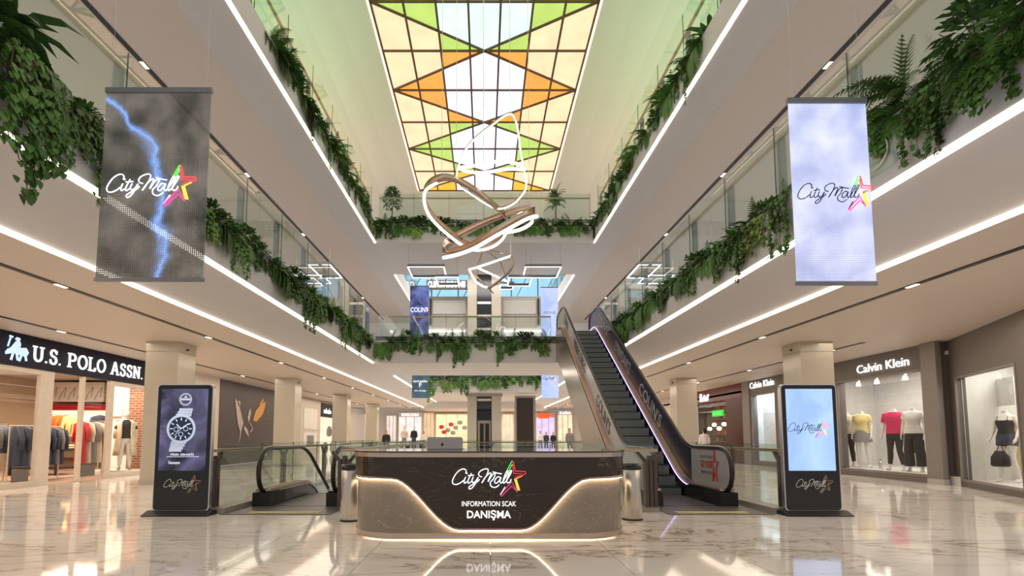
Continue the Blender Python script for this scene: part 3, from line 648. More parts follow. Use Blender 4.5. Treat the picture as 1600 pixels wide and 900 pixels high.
# ================================================================ RAILINGS ON THE GROUND FLOOR
def rail_post(t, x, y, ax='y'):
    """cluster of dark fins with splayed arms; ax = direction of the railing"""
    p = thing  # grouped as one part each
    def b(a, c, w1, w2): return MB().bar(a, c, w1, w2)
    dx, dy = (0, 1) if ax == 'y' else (1, 0)
    mb = MB()
    for k in (-1, 0, 1):
        mb.box(x + dx*k*.07 - .028, x + dx*k*.07 + .028, y + dy*k*.07 - .028 - (.04 if ax == 'x' else 0), y + dy*k*.07 + .028 + (.04 if ax == 'x' else 0), .08, .84 - (0 if k else -.06))
    mb.build('post', M_['wood'], t)
    for k in (-1, 1): MB().bar((x + dx*k*.07, y + dy*k*.07, .80), (x + dx*k*.21, y + dy*k*.21, .965), .045, .05).build('post_arm', M_['wood'], t)
def railing(label, A, B, n, post_at, zc=.09, glass=1.09, side_=(1, 0)):
    t = thing('railing', label, 'railing', (A[0], A[1], 0)); ax = 'y' if abs(B[1]-A[1]) > abs(B[0]-A[0]) else 'x'; A = Vector(A); B = Vector(B); d = (B-A)/n; nrm = Vector((side_[0], side_[1]))
    a, b = (A-nrm*.14, B+nrm*.14); MB().box(min(a.x, b.x), max(a.x, b.x), min(a.y, b.y), max(a.y, b.y), 0, zc).build('stone_curb', M_['curb'], t)
    for k in range(n):
        p = A + d*k + d.normalized()*.01; q = A + d*(k+1) - d.normalized()*.01
        MB().slab([(p.x,p.y,zc),(q.x,q.y,zc),(q.x,q.y,glass),(p.x,p.y,glass)], (nrm.x*.012, nrm.y*.012, 0)).build('glass_pane', M_['glass'], t)
        MB().bar((q.x,q.y,zc), (q.x,q.y,glass), .012, .014).build('pane_edge', M_['glasse'], t)
    off = -nrm*.09; MB().bar((A.x+off.x, A.y+off.y, .985), (B.x+off.x, B.y+off.y, .985), .085, .05).build('handrail', M_['brass'], t)
    for s_ in post_at:
        c = A + (B-A).normalized()*s_ + off; rail_post(t, c.x, c.y, ax)
    return t
railing('brass railed glass railing along the left edge of the stair opening', (-4.22, 8.15), (-4.22, 21.0), 8, (.12, 2.9, 5.7, 8.5, 11.3), side_=(1, 0))
railing('brass railed glass railing along the right edge of the stair opening', (4.68, 8.15), (4.68, 21.0), 8, (.12, 2.9, 5.7, 8.5, 11.3), side_=(-1, 0))
railing('short glass railing between the two escalators behind the desk', (-2.32, 8.45), (2.80, 8.45), 3, (.06, 5.0), side_=(0, 1))
railing('far glass railing across the hall behind the desk', (-4.1, 21.2), (4.6, 21.2), 6, (.3, 4.3, 8.4), side_=(0, -1))
for x0, x1, nm in ((-2.36, -2.24, 'a'), ): 
    railing('glass railing along the inner side of the down escalator', (-2.27, 8.6), (-2.27, 21.0), 7, (3.0, 6.0, 9.0), side_=(-1, 0))

# ================================================================ ESCALATORS
SL = .638
def esc_profile(up):
    if up: return lambda Y: 0 if Y < 10.72 else min(5.05, (Y-10.72)*SL)
    return lambda Y: 0 if Y < 11.1 else max(-5.0, -(Y-11.1)*SL)
def smooth_path(Ys, f, off):
    return [(Y, f(Y)+off) for Y in Ys]
def escalator(name, label, xl, xr, up, Yend):
    t = thing(name, label, 'escalator', ((xl+xr)/2, 9, 0)); f = esc_profile(up); Y0 = 8.95
    n = 60; Ys = [9.35 + (Yend-9.35)*k/n for k in range(n+1)]
    fs_ = lambda Y: (f(Y-.35)+f(Y)+f(Y+.35)+f(Y-.18)+f(Y+.18))/5        # eased at the bends
    newel = [(9.05-.02, .25), (8.86, .38), (8.80, .58), (8.84, .78), (8.98, .94), (9.2, 1.0)]
    hr = newel + [(Y, fs_(Y)+1.0) for Y in Ys[1:]]
    if up: hr += [(Yend+.25, 5.05+.93), (Yend+.38, 5.05+.75), (Yend+.40, 5.05+.5), (Yend+.3, 5.05+.3)]
    hc = catmull([(0, a, b) for a, b in hr], 2)
    for s, x in ((-1, xl), (1, xr)):
        MB().tube([(x, p.y, p.z) for p in hc], .042, 8, sx=1.0).build('handrail', M_['rubber'], t, True)
        # panels: between skirt deck and handrail
        nb = 10 if up else 9
        pts = [(8.93, .30), (8.87, .5), (8.90, .72), (9.02, .88), (9.2, .95)]
        cuts = [9.35, 10.5, 11.6] + [11.6 + (Yend-11.6)*k/7 for k in range(1, 8)]
        prev = None
        for k in range(len(cuts)-1):
            a, b = cuts[k], cuts[k+1]; yy = [a+.006 + (b-a-.012)*q/8 for q in range(9)]
            top = [(Y, fs_(Y)+.96) for Y in yy]; bot = [(Y, fs_(Y)+.29) for Y in yy]
            poly = (pts if k == 0 else []) + top + bot[::-1]
            if k == 0: poly = [(9.05, .22)] + poly
            if k == len(cuts)-2 and up: poly = top + [(Yend+.22, 5.95), (Yend+.34, 5.78), (Yend+.35, 5.5), (Yend+.25, 5.28)] + bot[::-1]
            m = M_['glass'] if not up else (M_['panelg'] if (s < 0 or k == 0) else M_['panelb'])
            vs = [(x-.008, a_, b_) for a_, b_ in poly]; mb = MB().slab(vs, (.016, 0, 0)); mb.build('side_panel', m, t)
        # copper deck on both sides of the panel, skirt below
        YS = [9.0] + Ys
        for sx in (-1, 1):
            mb = MB(); x0, x1 = (x-.13, x-.012) if sx < 0 else (x+.012, x+.13)
            A = [[(x0, Y, fs_(Y)+.30), (x1, Y, fs_(Y)+.315), (x1, Y, fs_(Y)+.265), (x0, Y, fs_(Y)+.265)] for Y in YS]
            vs = [p for r in A for p in r]; fc = [(0,1,2,3), tuple(4*(len(A)-1)+k for k in (3,2,1,0))]
            for i in range(len(A)-1): fc += [(4*i+k, 4*i+4+k, 4*i+4+(k+1) % 4, 4*i+(k+1) % 4) for k in range(4)]
            mb.add(vs, fc); mb.build('deck_cover', M_['tan'], t)
        xi = x + .125*(-s); mb = MB(); A = [[(xi-.01, Y, max(fs_(Y)-.14, -9 if not up else .0) if up else fs_(Y)-.1), (xi+.01, Y, max(fs_(Y)-.14, 0.0) if up else fs_(Y)-.1), (xi+.01, Y, fs_(Y)+.27), (xi-.01, Y, fs_(Y)+.27)] for Y in YS]
        vs = [p for r in A for p in r]; fc = []
        for i in range(len(A)-1): fc += [(4*i+k, 4*i+4+k, 4*i+4+(k+1) % 4, 4*i+(k+1) % 4) for k in range(4)]
        mb.add(vs, fc); mb.build('skirt', M_['black'], t)
        MB().box(x-.15, x+.15, 8.93, 9.62, .0, .245).build('newel_base', M_['blackm'], t)
        if up or s < 0: MB().tube([(xi + .022*(-s), Y, fs_(Y)+.25) for Y in Ys[6 if up else 0:]], .009, 5).build('light_line', M_['ledp'] if up else M_['steel'], t)
    # steps
    w0, w1 = xl+.17, xr-.17; Y = 10.0; k = 0; sm = None
    while Y < (Yend - .3 if up else 18.5):
        z = f(Y+.35) ; zt = max(z, .012) if up else z
        if not up and Y < 10.8: Y += .33; continue
        mb = MB(); mb.box(w0, w1, Y, Y+.36, zt-.03, zt, 0)
        mb.box(w0, w1, Y+.0, Y+.02, zt-.215, zt-.03, 1)
        for q in range(14): xx = w0 + (w1-w0)*(q+.5)/14; mb.box(xx-.006, xx+.006, Y-.002, Y+.0, zt-.20, zt-.05, 1)
        if zt > .03 or not up: mb.build('step', None, t, mats=[M_['step'], M_['stepr']])
        Y += .33
    MB().box(w0, w1, 9.0, 11.0 if up else 11.1, .0, .012).build('comb_plate', M_['plate'], t)
    return t, fs_
esc, EF = escalator('escalator', 'steep up escalator with dark advert panels rising to the first-floor bridge', 2.93, 4.22, True, 19.9)
esd, _ = escalator('escalator', 'down escalator with clear glass sides left of the information desk', -3.85, -2.58, False, 19.0)
# truss cladding of the rising escalator
low = [(10.4, 0.02), (13.6, .02), (14.72, 1.05), (15.71, 1.85), (16.87, 2.55), (18.36, 3.57), (19.5, 4.09), (19.88, 4.09)]
top = [(Y, EF(Y)+.2) for Y in (19.88, 19.2, 18.6, 17.5, 16, 14, 12, 11, 10.4)]
for x, nm in ((2.80, 'truss_side'), (4.33, 'truss_side')): MB().slab([(x, a, b) for a, b in low+top], (.02, 0, 0)).build(nm, M_['truss'], esc)
mb = MB()
for i in range(1, len(low)-1):
    (a, za), (b, zb) = low[i], low[i+1]; mb.slab([(2.82, a, za), (4.33, a, za), (4.33, b, zb), (2.82, b, zb)], (0, 0, .02))
mb.build('truss_soffit', M_['truss'], esc)
di = Vector((0, -cos(math.atan(SL)), -sin(math.atan(SL)))); up_ = Vector((0, -sin(math.atan(SL)), cos(math.atan(SL))))
for Y, s_, L_, h in ((13.0, "COLIN'S", 1.9, .34), (15.5, 'LYNWDAVKZ', 1.9, .34), (18.0, "COLIN'S", 1.6, .30)):
    put_text(s_, .4, (4.205, Y, EF(Y)+.60), di, up_, M_['letter'], esc, extrude=.003, width=L_, height=h)
for Y, s_, L_, h in ((12.6, "COLIN'S", 1.6, .34), (15.6, 'MERICOREG', 2.1, .30), (18.1, 'ZAN', .9, .3)):
    put_text(s_, .4, (2.915, Y, EF(Y)+.60), di, up_, M_['letterd'], esc, extrude=.003, width=L_, height=h)
for s_, z, h, m, wd in (('GYRABC DEBRO', .86, .055, 'greyprint', .55), ('GKYEISH', .72, .13, 'redprint', .55), ('BOHB ICONCI', .57, .055, 'greyprint', .5)):
    put_text(s_, .1, (4.205, 9.78, z-.03), (0,-1,0), (0,0,1), M_[m], esc, extrude=.002, width=wd, height=h)
mb = MB(); c = (9.42, .66); st = []
for k in range(10):
    a = pi/2 + k*pi/5; r = .30 if k % 2 == 0 else .10; st.append((4.203, c[0]-.5*r*cos(a), c[1]+r*1.1*sin(a)))
mb.tube(st, .012, 5, closed=True); mb.build('star_print', M_['redprint'], esc)
for x0, x1, x2 in ((-4.1, -2.38, -3.15), (2.86, 4.5, 3.6)):
    o = MB().box(x0, x1, 8.04, 8.95, .0, .012).build('landing_plate', M_['plate']); tag(o, 'dark grooved metal landing plate in front of the %s escalator' % ('down' if x0 < 0 else 'up'), 'floor plate')
    t = thing('tactile_strip', 'yellow tactile strip on the %s escalator landing' % ('down' if x0 < 0 else 'up'), 'floor marking', (x2, 8.2, .012))
    for k in range(14): MB().box(x2-.56+k*.08, x2-.56+k*.08+.065, 8.12, 8.30, .012, .018).build('bar', M_['yellowstrip'], t)
# ================================================================ LED CURTAIN BANNERS
def curtain(kind, p_tl, p_br, Y, label, nx, nz, cable=True):
    x0, x1, z0, z1 = p_tl[0], p_br[0], p_br[1], p_tl[1]
    t = thing('led_curtain', label, 'screen', ((x0+x1)/2, Y, z0)); cx = (x0+x1)/2
    m = led_mesh('led_' + kind, kind, x0-cx, x1-cx, .04, z1-z0-.05, nx, nz)
    MB().box(x0, x1, Y-.006, Y+.006, z0+.04, z1-.05).build('led_mesh', m, t)
    MB().box(x0-.01, x1+.01, Y-.02, Y+.02, z1-.06, z1).build('top_bar', M_['bronze'] if 0 else M_['postgrey'], t); MB().box(x0-.01, x1+.01, Y-.018, Y+.018, z0, z0+.04).build('bottom_bar', M_['postgrey'], t)
    if cable:
        for x in (x0+.05, x1-.05): MB().tube([(x, Y, z1), (x, Y, 14.45)], .0018, 4).build('cable', M_['steel'], t)
    return t
a, b = at(161, 138, 5.6), at(320, 440, 5.6); t = curtain('storm', (a.x+.05, a.z), (b.x-.02, b.z), 5.6, 'dark LED curtain with white mall name hanging at the left parapet', 54, 98)
logo('logo', t, at(236, 290, 5.585), (1,0,0), (0,0,1), 1.02, NEON, r=5.2, star_r=6.5, depth=.0)
a, b = at(1231, 154, 5.3), at(1372, 446, 5.3); t = curtain('cloud', (a.x, a.z), (b.x-.02, b.z), 5.3, 'pale blue LED curtain with navy mall name hanging at the right parapet', 48, 98)
logo('logo', t, at(1306, 302, 5.285), (1,0,0), (0,0,1), .83, NAVYLOGO, r=5.0, star_r=6.0, depth=.0)
def small_banner(x0, x1, z0, z1, m, label, words):
    t = thing('hanging_banner', label, 'banner', ((x0+x1)/2, 26, z0)); MB().box(x0, x1, 25.98, 26.02, z0, z1).build('panel', m, t)
    MB().box(x0-.02, x1+.02, 25.97, 26.03, z1, z1+.05).build('top_bar', M_['postgrey'], t)
    for x in (x0+.1, x1-.1): MB().tube([(x, 26, z1), (x, 26, z1+ (1.36 if z1 < 6 else 14.52-z1))], .008, 4).build('cable', M_['steel'], t)
    for s_, z, wd, h, mm in words: put_text(s_, .2, ((x0+x1)/2, 25.97, z), (1,0,0), (0,0,1), mm, t, extrude=.003, width=wd, height=h)
    return t
sb = screen_mat('banner_dark', (.015,.02,.05), (.14,.18,.5), 1.0, 1.4); sl = screen_mat('banner_light', (.40,.50,.85), (.6,.68,1.0), .9, .8); st_ = screen_mat('banner_teal', (.035,.07,.09), (.08,.13,.16), 1.0, 1.4)
small_banner(-3.85, -2.87, 6.25, 8.97, sb, 'dark blue banner with a name beyond the first-floor bridge', [('COLIN9', 7.75, .9, .25, M_['signw'])])
small_banner(2.92, 3.80, 6.25, 8.9, sl, 'pale lilac banner beyond the first-floor bridge by the escalator top', [('GAZAUK', 7.6, .6, .14, M_['greyprint'])])
small_banner(-3.70, -2.84, 3.18, 4.9, st_, 'dark teal banner hanging below the first-floor bridge', [('nord tanden', 4.05, .7, .14, M_['signw']), ('F', 3.85, .12, .22, M_['signw']), ('clo design', 3.55, .6, .1, M_['signw'])])
t = small_banner(2.91, 3.78, 3.18, 4.9, sl, 'pale blue banner hanging below the first-floor bridge', [])
logo('logo', t, (3.33, 25.96, 4.18), (1,0,0), (0,0,1), .72, NAVYLOGO, r=8, depth=.0)

# ================================================================ PENDANT LIGHTS
def frame_light(x0, x1, y0, y1, z, label, ztop):
    t = thing('frame_pendant', label, 'light', ((x0+x1)/2, (y0+y1)/2, z)); w_ = .055
    mb = MB(); lt = MB()
    for a, b, c, d in ((x0, x1, y0, y0+w_), (x0, x1, y1-w_, y1), (x0, x0+w_, y0+w_, y1-w_), (x1-w_, x1, y0+w_, y1-w_)):
        mb.box(a, b, c, d, z+.012, z+.12); lt.box(a, b, c, d, z, z+.012)
    mb.build('housing', M_['bronze'] if 0 else M_['postgrey'], t); lt.build('diffuser', M_['ledn'], t)
    for x in (x0+.05, x1-.05): MB().tube([(x, y0+.05, z+.1), (x, y0+.05, ztop)], .006, 4).build('cable', M_['steel'], t)
frame_light(-3.10, -1.60, 20.05, 21.5, 8.0, 'large square frame light under the upper bridge, left', 8.94)
frame_light(-2.06, -1.09, 20.9, 22.1, 7.85, 'smaller square frame light under the upper bridge, left', 8.94)
frame_light(1.62, 3.10, 20.05, 21.5, 8.0, 'large square frame light under the upper bridge, right', 8.94)
frame_light(1.0, 2.01, 20.95, 22.2, 7.85, 'middle sized square frame light under the upper bridge, right', 8.94)
frame_light(.69, 1.33, 22.4, 23.2, 8.0, 'smallest square frame light under the upper bridge, right', 8.94)
for s in (-1, 1):
    for (a, b, y0, y1, q) in ((6.0, 6.9, 19.5, 21.2, 'larger'), (6.7, 7.9, 20.8, 22.0, 'smaller')):
        frame_light(min(s*a, s*b), max(s*a, s*b), y0, y1, 7.9, '%s frame light over the %s first-floor gallery' % (q, SN[s]), 8.6)
def ribbon(mb_out, mb_in, pts, w_, th=.03, closed=True, lit=None, lw=.03):
    P = catmull(pts, 8, closed); n = len(P); c = sum(P, Vector())/n; A = []
    for i, p in enumerate(P):
        d = ((P[(i+1) % n] if closed else P[min(i+1, n-1)]) - (P[i-1] if closed or i else P[0])).normalized()
        up = Vector((0, .45, 1)).normalized(); up = (up - d*up.dot(d)).normalized(); nr = d.cross(up)
        if (p-c).dot(nr) < 0: nr = -nr
        A.append((p-up*w_/2, p+up*w_/2, nr))
    for mb, o0, o1, sh in ((mb_out, 0.0, th, 1.0),):
        vs = []
        for lo_, hi, nr in A:
            m_ = (lo_+hi)/2; l2 = m_+(lo_-m_)*sh; h2 = m_+(hi-m_)*sh
            vs += [l2+nr*o0, h2+nr*o0, h2+nr*o1, l2+nr*o1]
        fs = []
        for i in range(n if closed else n-1):
            j = (i+1) % n; fs += [(i*4+k, j*4+k, j*4+(k+1) % 4, i*4+(k+1) % 4) for k in range(4)]
        mb.add(vs, fs)
    lt = MB(); m = 8; rng = lit if lit else (0, n//m); full = rng[1]-rng[0] >= n//m
    idx = [i % n for i in range(rng[0]*m, rng[1]*m + (0 if full else 1))]
    lt.tube([A[i][0] - ((A[i][1]-A[i][0]).normalized()*.01) + A[i][2]*th*.5 for i in idx], [lw] * len(idx), 8, closed=full)
    return lt
ch = thing('ribbon_chandelier', 'large tangled ribbon chandelier of bronze and glowing loops hanging in the atrium', 'chandelier', (-.05, 13, 7.5))
rings = dict(
 left=[(702,278,12.6),(678,283,12.4),(665,300,12.4),(672,330,12.6),(700,360,13.0),(738,384,13.5),(775,375,13.8),(792,345,13.7),(768,318,13.3),(735,293,12.9)],
 low=[(697,396,12.3),(735,385,12.2),(775,362,12.2),(812,341,12.4),(834,331,12.6),(822,326,13.2),(790,334,13.6),(750,350,13.6),(712,370,13.3),(696,384,12.8)],
 top=[(795,178,13.0),(806,190,13.0),(813,235,12.9),(821,285,12.8),(813,305,12.9),(795,320,13.1),(772,322,13.5),(735,300,13.8),(715,283,13.7),(720,250,13.5),(737,222,13.3),(768,196,13.1)],
 arc=[(720,262,13.0),(745,258,12.8),(775,252,12.7),(804,254,12.8),(818,262,13.3),(795,262,13.7),(750,268,13.6)],
 loop=[(770,362,12.5),(805,360,12.4),(826,350,12.5),(829,338,12.8),(815,331,13.2),(795,345,13.0)])
for nm, pts in rings.items():
    ob, ib = MB(), MB(); wd = {'left': .24, 'low': .24, 'top': .06, 'arc': .05, 'loop': .05}[nm]
    lt = ribbon(ob, ib, [at(*p) for p in pts], wd, lit={'left': (1, 7), 'low': (0, 4)}.get(nm), lw={'left': .036, 'low': .045, 'top': .02, 'arc': .04, 'loop': .04}[nm])
    ob.build('bronze_band', M_['bronze'], ch, True); lt.build('edge_tube', M_['ledn'], ch, True)
for u, y, Y in ((713, 262, 13.1), (756, 252, 12.9), (797, 178, 13.0), (690, 283, 12.5), (827, 332, 12.8)):
    p = at(u, y, Y); MB().tube([p, (p.x, p.y, 14.5)], .006, 4).build('cable', M_['steel'], ch)
c2 = thing('rod_chandelier', 'small angular chandelier of glowing rods and bronze arcs below the ribbon chandelier', 'chandelier', (.1, 14, 6))
V = dict(A=at(755,387,14.2), B=at(798,400,13.8), C=at(733,421,14.0), D=at(745,418,13.6), E_=at(793,440,14.2), F=at(761,449,13.9), G=at(771,458,14.1), H=at(745,431,14.5), I=at(782,409,14.4))
for a, b, k in (('A','B','b'),('A','D','b'),('D','B','l'),('D','E_','l'),('C','D','l'),('C','G','b'),('A','I','b'),('H','C','b'),('E_','F','b'),('H','G','b'),('A','H','b'),('F','G','b'),('I','E_','b')):
    MB().tube([V[a], V[b]], .028 if k == 'l' else .015, 6).build('glowing_rod' if k == 'l' else 'bronze_rod', M_['ledn'] if k == 'l' else M_['bronze'], c2)
MB().tube(catmull([V['C'], at(742,438,13.9), at(752,446,13.9), V['F']], 5), .028, 6).build('glowing_arc', M_['ledn'], c2, True)
MB().tube(catmull([V['B'], at(801,412,13.8), at(794,426,13.8), at(778,440,13.9), at(763,451,13.9)], 5), .04, 6).build('bronze_arc', M_['bronze'], c2, True)
for v in ('A', 'B'): MB().tube([V[v], (V[v].x, V[v].y, 14.5)], .005, 4).build('cable', M_['steel'], c2)
#---MARK2---
# ================================================================ FIGURES
def fuse(mb, voxel, f=1.0, smooth=4):
    """closed pieces welded into one continuous skin"""
    mb.v = [(x*f, y*f, z*f) for x, y, z in mb.v]; me = mb.mesh('form'); bm = bmesh.new(); bm.from_mesh(me); bmesh.ops.recalc_face_normals(bm, faces=bm.faces); bm.to_mesh(me); bm.free()
    o = bpy.data.objects.new('form', me); COL.objects.link(o)
    r = o.modifiers.new('r', 'REMESH'); r.mode = 'VOXEL'; r.voxel_size = voxel; sm = o.modifiers.new('s', 'SMOOTH'); sm.factor = .5; sm.iterations = smooth
    dg = bpy.context.evaluated_depsgraph_get(); out = bpy.data.meshes.new_from_object(o.evaluated_get(dg)); bpy.data.objects.remove(o); bpy.data.meshes.remove(me)
    out.materials.clear(); out.polygons.foreach_set('use_smooth', [True]*len(out.polygons)); return out
def loft(mb, rings, n=20):
    vs = []; fs = []
    for z, rx, ry, yc in rings:
        for k in range(n):
            a = 2*pi*k/n; c, q = cos(a), sin(a); vs.append((rx*math.copysign(abs(c)**.85, c), yc+ry*math.copysign(abs(q)**.85, q), z))
    for i in range(len(rings)-1):
        for k in range(n): fs.append((i*n+k, i*n+(k+1) % n, (i+1)*n+(k+1) % n, (i+1)*n+k))
    fs += [tuple(range(n))[::-1], tuple((len(rings)-1)*n+k for k in range(n))]; mb.add(vs, fs)
def rings_of(fem, grow=0.0, z0=.80, z1=1.56):
    R_ = [(.80,.09,.085,.005),(.86,.150,.105,.01),(.92,.172,.118,.012),(.98,.166,.112,.01),(1.05,.142,.098,.002),(1.12,.120,.088,0),(1.20,.130,.095,-.002),(1.27,.148,.112,-.010),(1.33,.155,.108,-.006),(1.39,.158,.092,.004),(1.43,.142,.078,.008),(1.465,.092,.062,.010),(1.495,.058,.054,.010),(1.56,.050,.052,.004)] if fem else \
         [(.80,.09,.085,.005),(.86,.148,.105,.01),(.92,.163,.115,.01),(.98,.160,.112,.006),(1.05,.150,.105,0),(1.12,.144,.102,-.002),(1.20,.155,.108,-.004),(1.28,.172,.118,-.006),(1.35,.180,.115,0),(1.40,.178,.100,.006),(1.44,.155,.082,.008),(1.475,.100,.066,.010),(1.50,.064,.058,.010),(1.56,.056,.056,.004)]
    return [(z, rx+grow, ry+grow, yc) for z, rx, ry, yc in R_ if z0-1e-6 <= z <= z1+1e-6]
def limbs(arms, legs, fem):
    w_ = .165 if fem else .19; J = {}
    for s, k in ((-1, 'L'), (1, 'R')):
        if arms == 'hip': el, wr = (s*(w_+.10), .06, 1.16), (s*(w_+.03), -.06, 1.0)
        elif arms == 'bag': el, wr = (s*(w_+.05), .02, 1.15), (s*(w_+.06), -.10, .95)
        else: el, wr = (s*(w_+.045), .03, 1.14), (s*(w_+.06), -.045, .91)
        a, b = {'stand': (0, .0), 'walk': (-.14*s, -.18*s), 'pose': (-.03*s-.02, .06*s)}[legs]
        J['sh'+k] = Vector((s*w_*.93, .008, 1.405)); J['el'+k] = Vector(el); J['wr'+k] = Vector(wr)
        J['hip'+k] = Vector((s*.088, .01, .90)); J['knee'+k] = Vector((s*.108, -.015+a, .50)); J['ank'+k] = Vector((s*.125, .03+b, .085))
    return J
def leg_pts(J, k): h_, kn, an = J['hip'+k], J['knee'+k], J['ank'+k]; return [h_, h_.lerp(kn, .45), kn, kn.lerp(an, .32) + Vector((0, .018, 0)), kn.lerp(an, .65) + Vector((0, .01, 0)), an]
CACHE = {}
def figure(name, label, cat, loc, rz, skin, top=None, bottom=None, head=True, arms='down', legs='stand', fem=False, h=1.75, fingers=True, hairm=None, shoes=None, sleeve=.55, group=None, coat=None, skirt=None):
    f = h/1.77; t = thing(name, label, cat, loc, rz, group); J = limbs(arms, legs, fem); vox = .0095 if fingers else .022
    def put(n, key, make, m, vx=None, smooth=4):
        key = (n,) + key + (m.name,)
        if key not in CACHE:
            mb = MB(); make(mb); me = fuse(mb, (vx or vox)*f, f, smooth); me.materials.append(m); CACHE[key] = me
        return link_mesh(n, CACHE[key], t)
    K0 = (arms, legs, fem, round(h, 2), fingers)
    def body(mb):
        loft(mb, rings_of(fem) if head else rings_of(fem, 0, .8, 1.5) + [(1.545, .052 if fem else .058, .052, .005)])
        if head: loft(mb, [(1.53,.035,.04,-.01),(1.56,.05,.062,-.022),(1.60,.066,.085,-.015),(1.65,.075,.096,-.004),(1.70,.076,.096,.004),(1.74,.060,.078,.008),(1.765,.03,.04,.01)]); mb.tube([(0,-.088,1.665),(0,-.112,1.63),(0,-.092,1.618)], [.008,.014,.010], 6)
        for s, k in ((-1,'L'),(1,'R')):
            sh, el, wr = J['sh'+k], J['el'+k], J['wr'+k]; ln = .046 if fem else .054
            mb.tube([sh + Vector((-s*.05,0,-.005)), sh, sh.lerp(el,.35), el, el.lerp(wr,.3), wr], [ln*.9, ln, ln*.9, ln*.72, ln*.74, ln*.48], 10)
            d = (wr-el).normalized(); pm = wr + d*.05; mb.tube([wr, wr + d*.03, wr + d*.085], [.024,.036,.034], 8, sx=.5)
            if head: mb.lathe([(.004,-.028),(.012,-.012),(.014,.012),(.004,.026)], (s*.078, .006, 1.655), 8)
            if fingers:
                base = wr + d*.08
                for q in range(4):
                    b0 = base + Vector((0, (q-1.5)*.021, 0)); L_ = (.062,.076,.070,.055)[q]; mb.tube([b0, b0 + d*L_*.5 + Vector((-s*.006,0,0)), b0 + d*L_ + Vector((-s*.022,0,0))], [.0095,.009,.008], 6)
                b0 = wr + d*.03 + Vector((0,-.03,0)); mb.tube([b0, b0 + d*.03 + Vector((-s*.006,-.018,0)), b0 + d*.055 + Vector((-s*.012,-.022,0))], [.012,.010,.009], 6)
            th = .088 if fem else .086
            mb.tube(leg_pts(J, k), [th, th*.86, .053, .056, .045, .034], 12)
            an = J['ank'+k]; mb.tube([an + Vector((0,.025,-.045)), an + Vector((s*.004,-.04,-.045)), an + Vector((s*.015,-.11,-.058)), an + Vector((s*.018,-.165,-.062))], [.036,.038,.036,.022], 8); mb.tube([an, an + Vector((0,.01,-.05))], [.034,.036], 8)
    put('body', K0 + (head,), body, skin)
    if head:
        for s in (-1, 1):
            e = MB().lathe([(.001,-.008*f),(.010*f,-.003*f),(.010*f,.003*f),(.001,.008*f)], (s*.031*f, -.088*f, 1.672*f), 8); me = e.mesh('eye'); me.materials.append(M_['blackm']); link_mesh('eye', me, t)
        e = MB().bar((-.022*f, -.087*f, 1.594*f), (.022*f, -.087*f, 1.594*f), .014*f, .009*f); me = e.mesh('mouth'); me.materials.append(M_['redprint']); link_mesh('mouth', me, t)
    if top:
        cami = sleeve < .2
        def mk(mb):
            loft(mb, rings_of(fem, .019, .92, 1.33 if cami else 1.475) if not cami else rings_of(fem, .010, .98, 1.34))
            for s, k in ((-1,'L'),(1,'R')):
                sh, el, wr = J['sh'+k], J['el'+k], J['wr'+k]; ln = (.046 if fem else .054)
                if cami: mb.tube([(s*.085,-.105,1.30),(s*.095,-.075,1.42),(s*.085,.03,1.47),(s*.08,.095,1.38)], .011, 6); continue
                e = sh.lerp(el, min(1, sleeve)); p_ = [sh + Vector((-s*.06,0,-.01)), sh, sh.lerp(e,.5), e]; r_ = [ln+.016, ln+.017, ln+.018, ln+.019]
                if sleeve > .99: p_ += [el.lerp(wr,.5), el.lerp(wr,.92)]; r_ = [ln+.016, ln+.016, ln+.012, ln+.004, ln, ln*.75]
                mb.tube(p_, r_, 12)
        put('top', K0 + (sleeve,), mk, top, .013 if fingers else .024, 5)
    if bottom:
        kind = bottom[1]
        def mk(mb):
            loft(mb, rings_of(fem, .011, .80, 1.05))
            for k in 'LR':
                P_ = leg_pts(J, k); th = .10
                if kind == 'short': P_ = [P_[0], P_[0].lerp(P_[1], .7)]; r_ = [th, th*1.0]
                elif kind == 'wide': r_ = [th, .102, .100, .104, .110, .115][:6]; P_ = P_[:5] + [P_[4].lerp(P_[5], .7)]
                else: r_ = [.098, .085, .062, .064, .053, .046]; P_ = P_[:5] + [P_[4].lerp(P_[5], .6)]
                mb.tube(P_, r_, 14)
        put('trousers' if kind != 'short' else 'shorts', K0 + (kind,), mk, bottom[0], .013 if fingers else .024, 4)
    if skirt:
        n = 24; prof = [(1.06, .125), (.98, .160), (.90, .182), (.80, .20), (.70, .215)]; mb = MB(); vs = []; fs = []
        for i, (z, r) in enumerate(prof):
            for k in range(n): a = 2*pi*k/n; rr = r*f*(1+.05*cos(a*6)*i/4); vs.append((rr*1.08*cos(a), rr*.85*sin(a), z*f))
        for i in range(4):
            for k in range(n): fs.append((i*n+k, i*n+(k+1) % n, (i+1)*n+(k+1) % n, (i+1)*n+k))
        mb.add(vs, fs); me = mb.mesh('skirt', True); me.materials.append(skirt); link_mesh('skirt', me, t)
    if coat:
        n = 22; prof = [(1.45, .13), (1.41, .20), (1.30, .205), (1.10, .195), (.85, .225), (.60, .25), (.42, .265)]; mb = MB(); vs = []; fs = []
        for z, r in prof:
            for k in range(n): a = -pi/2 + .5 + (2*pi-1.0)*k/(n-1); vs.append((r*f*1.08*cos(a), r*f*.78*sin(a), z*f))
        for i in range(len(prof)-1):
            for k in range(n-1): fs.append((i*n+k, i*n+k+1, (i+1)*n+k+1, (i+1)*n+k))
        mb.add(vs, fs); me = mb.mesh('coat', True); me.materials.append(coat); o = link_mesh('coat', me, t); so = o.modifiers.new('t', 'SOLIDIFY'); so.thickness = .015
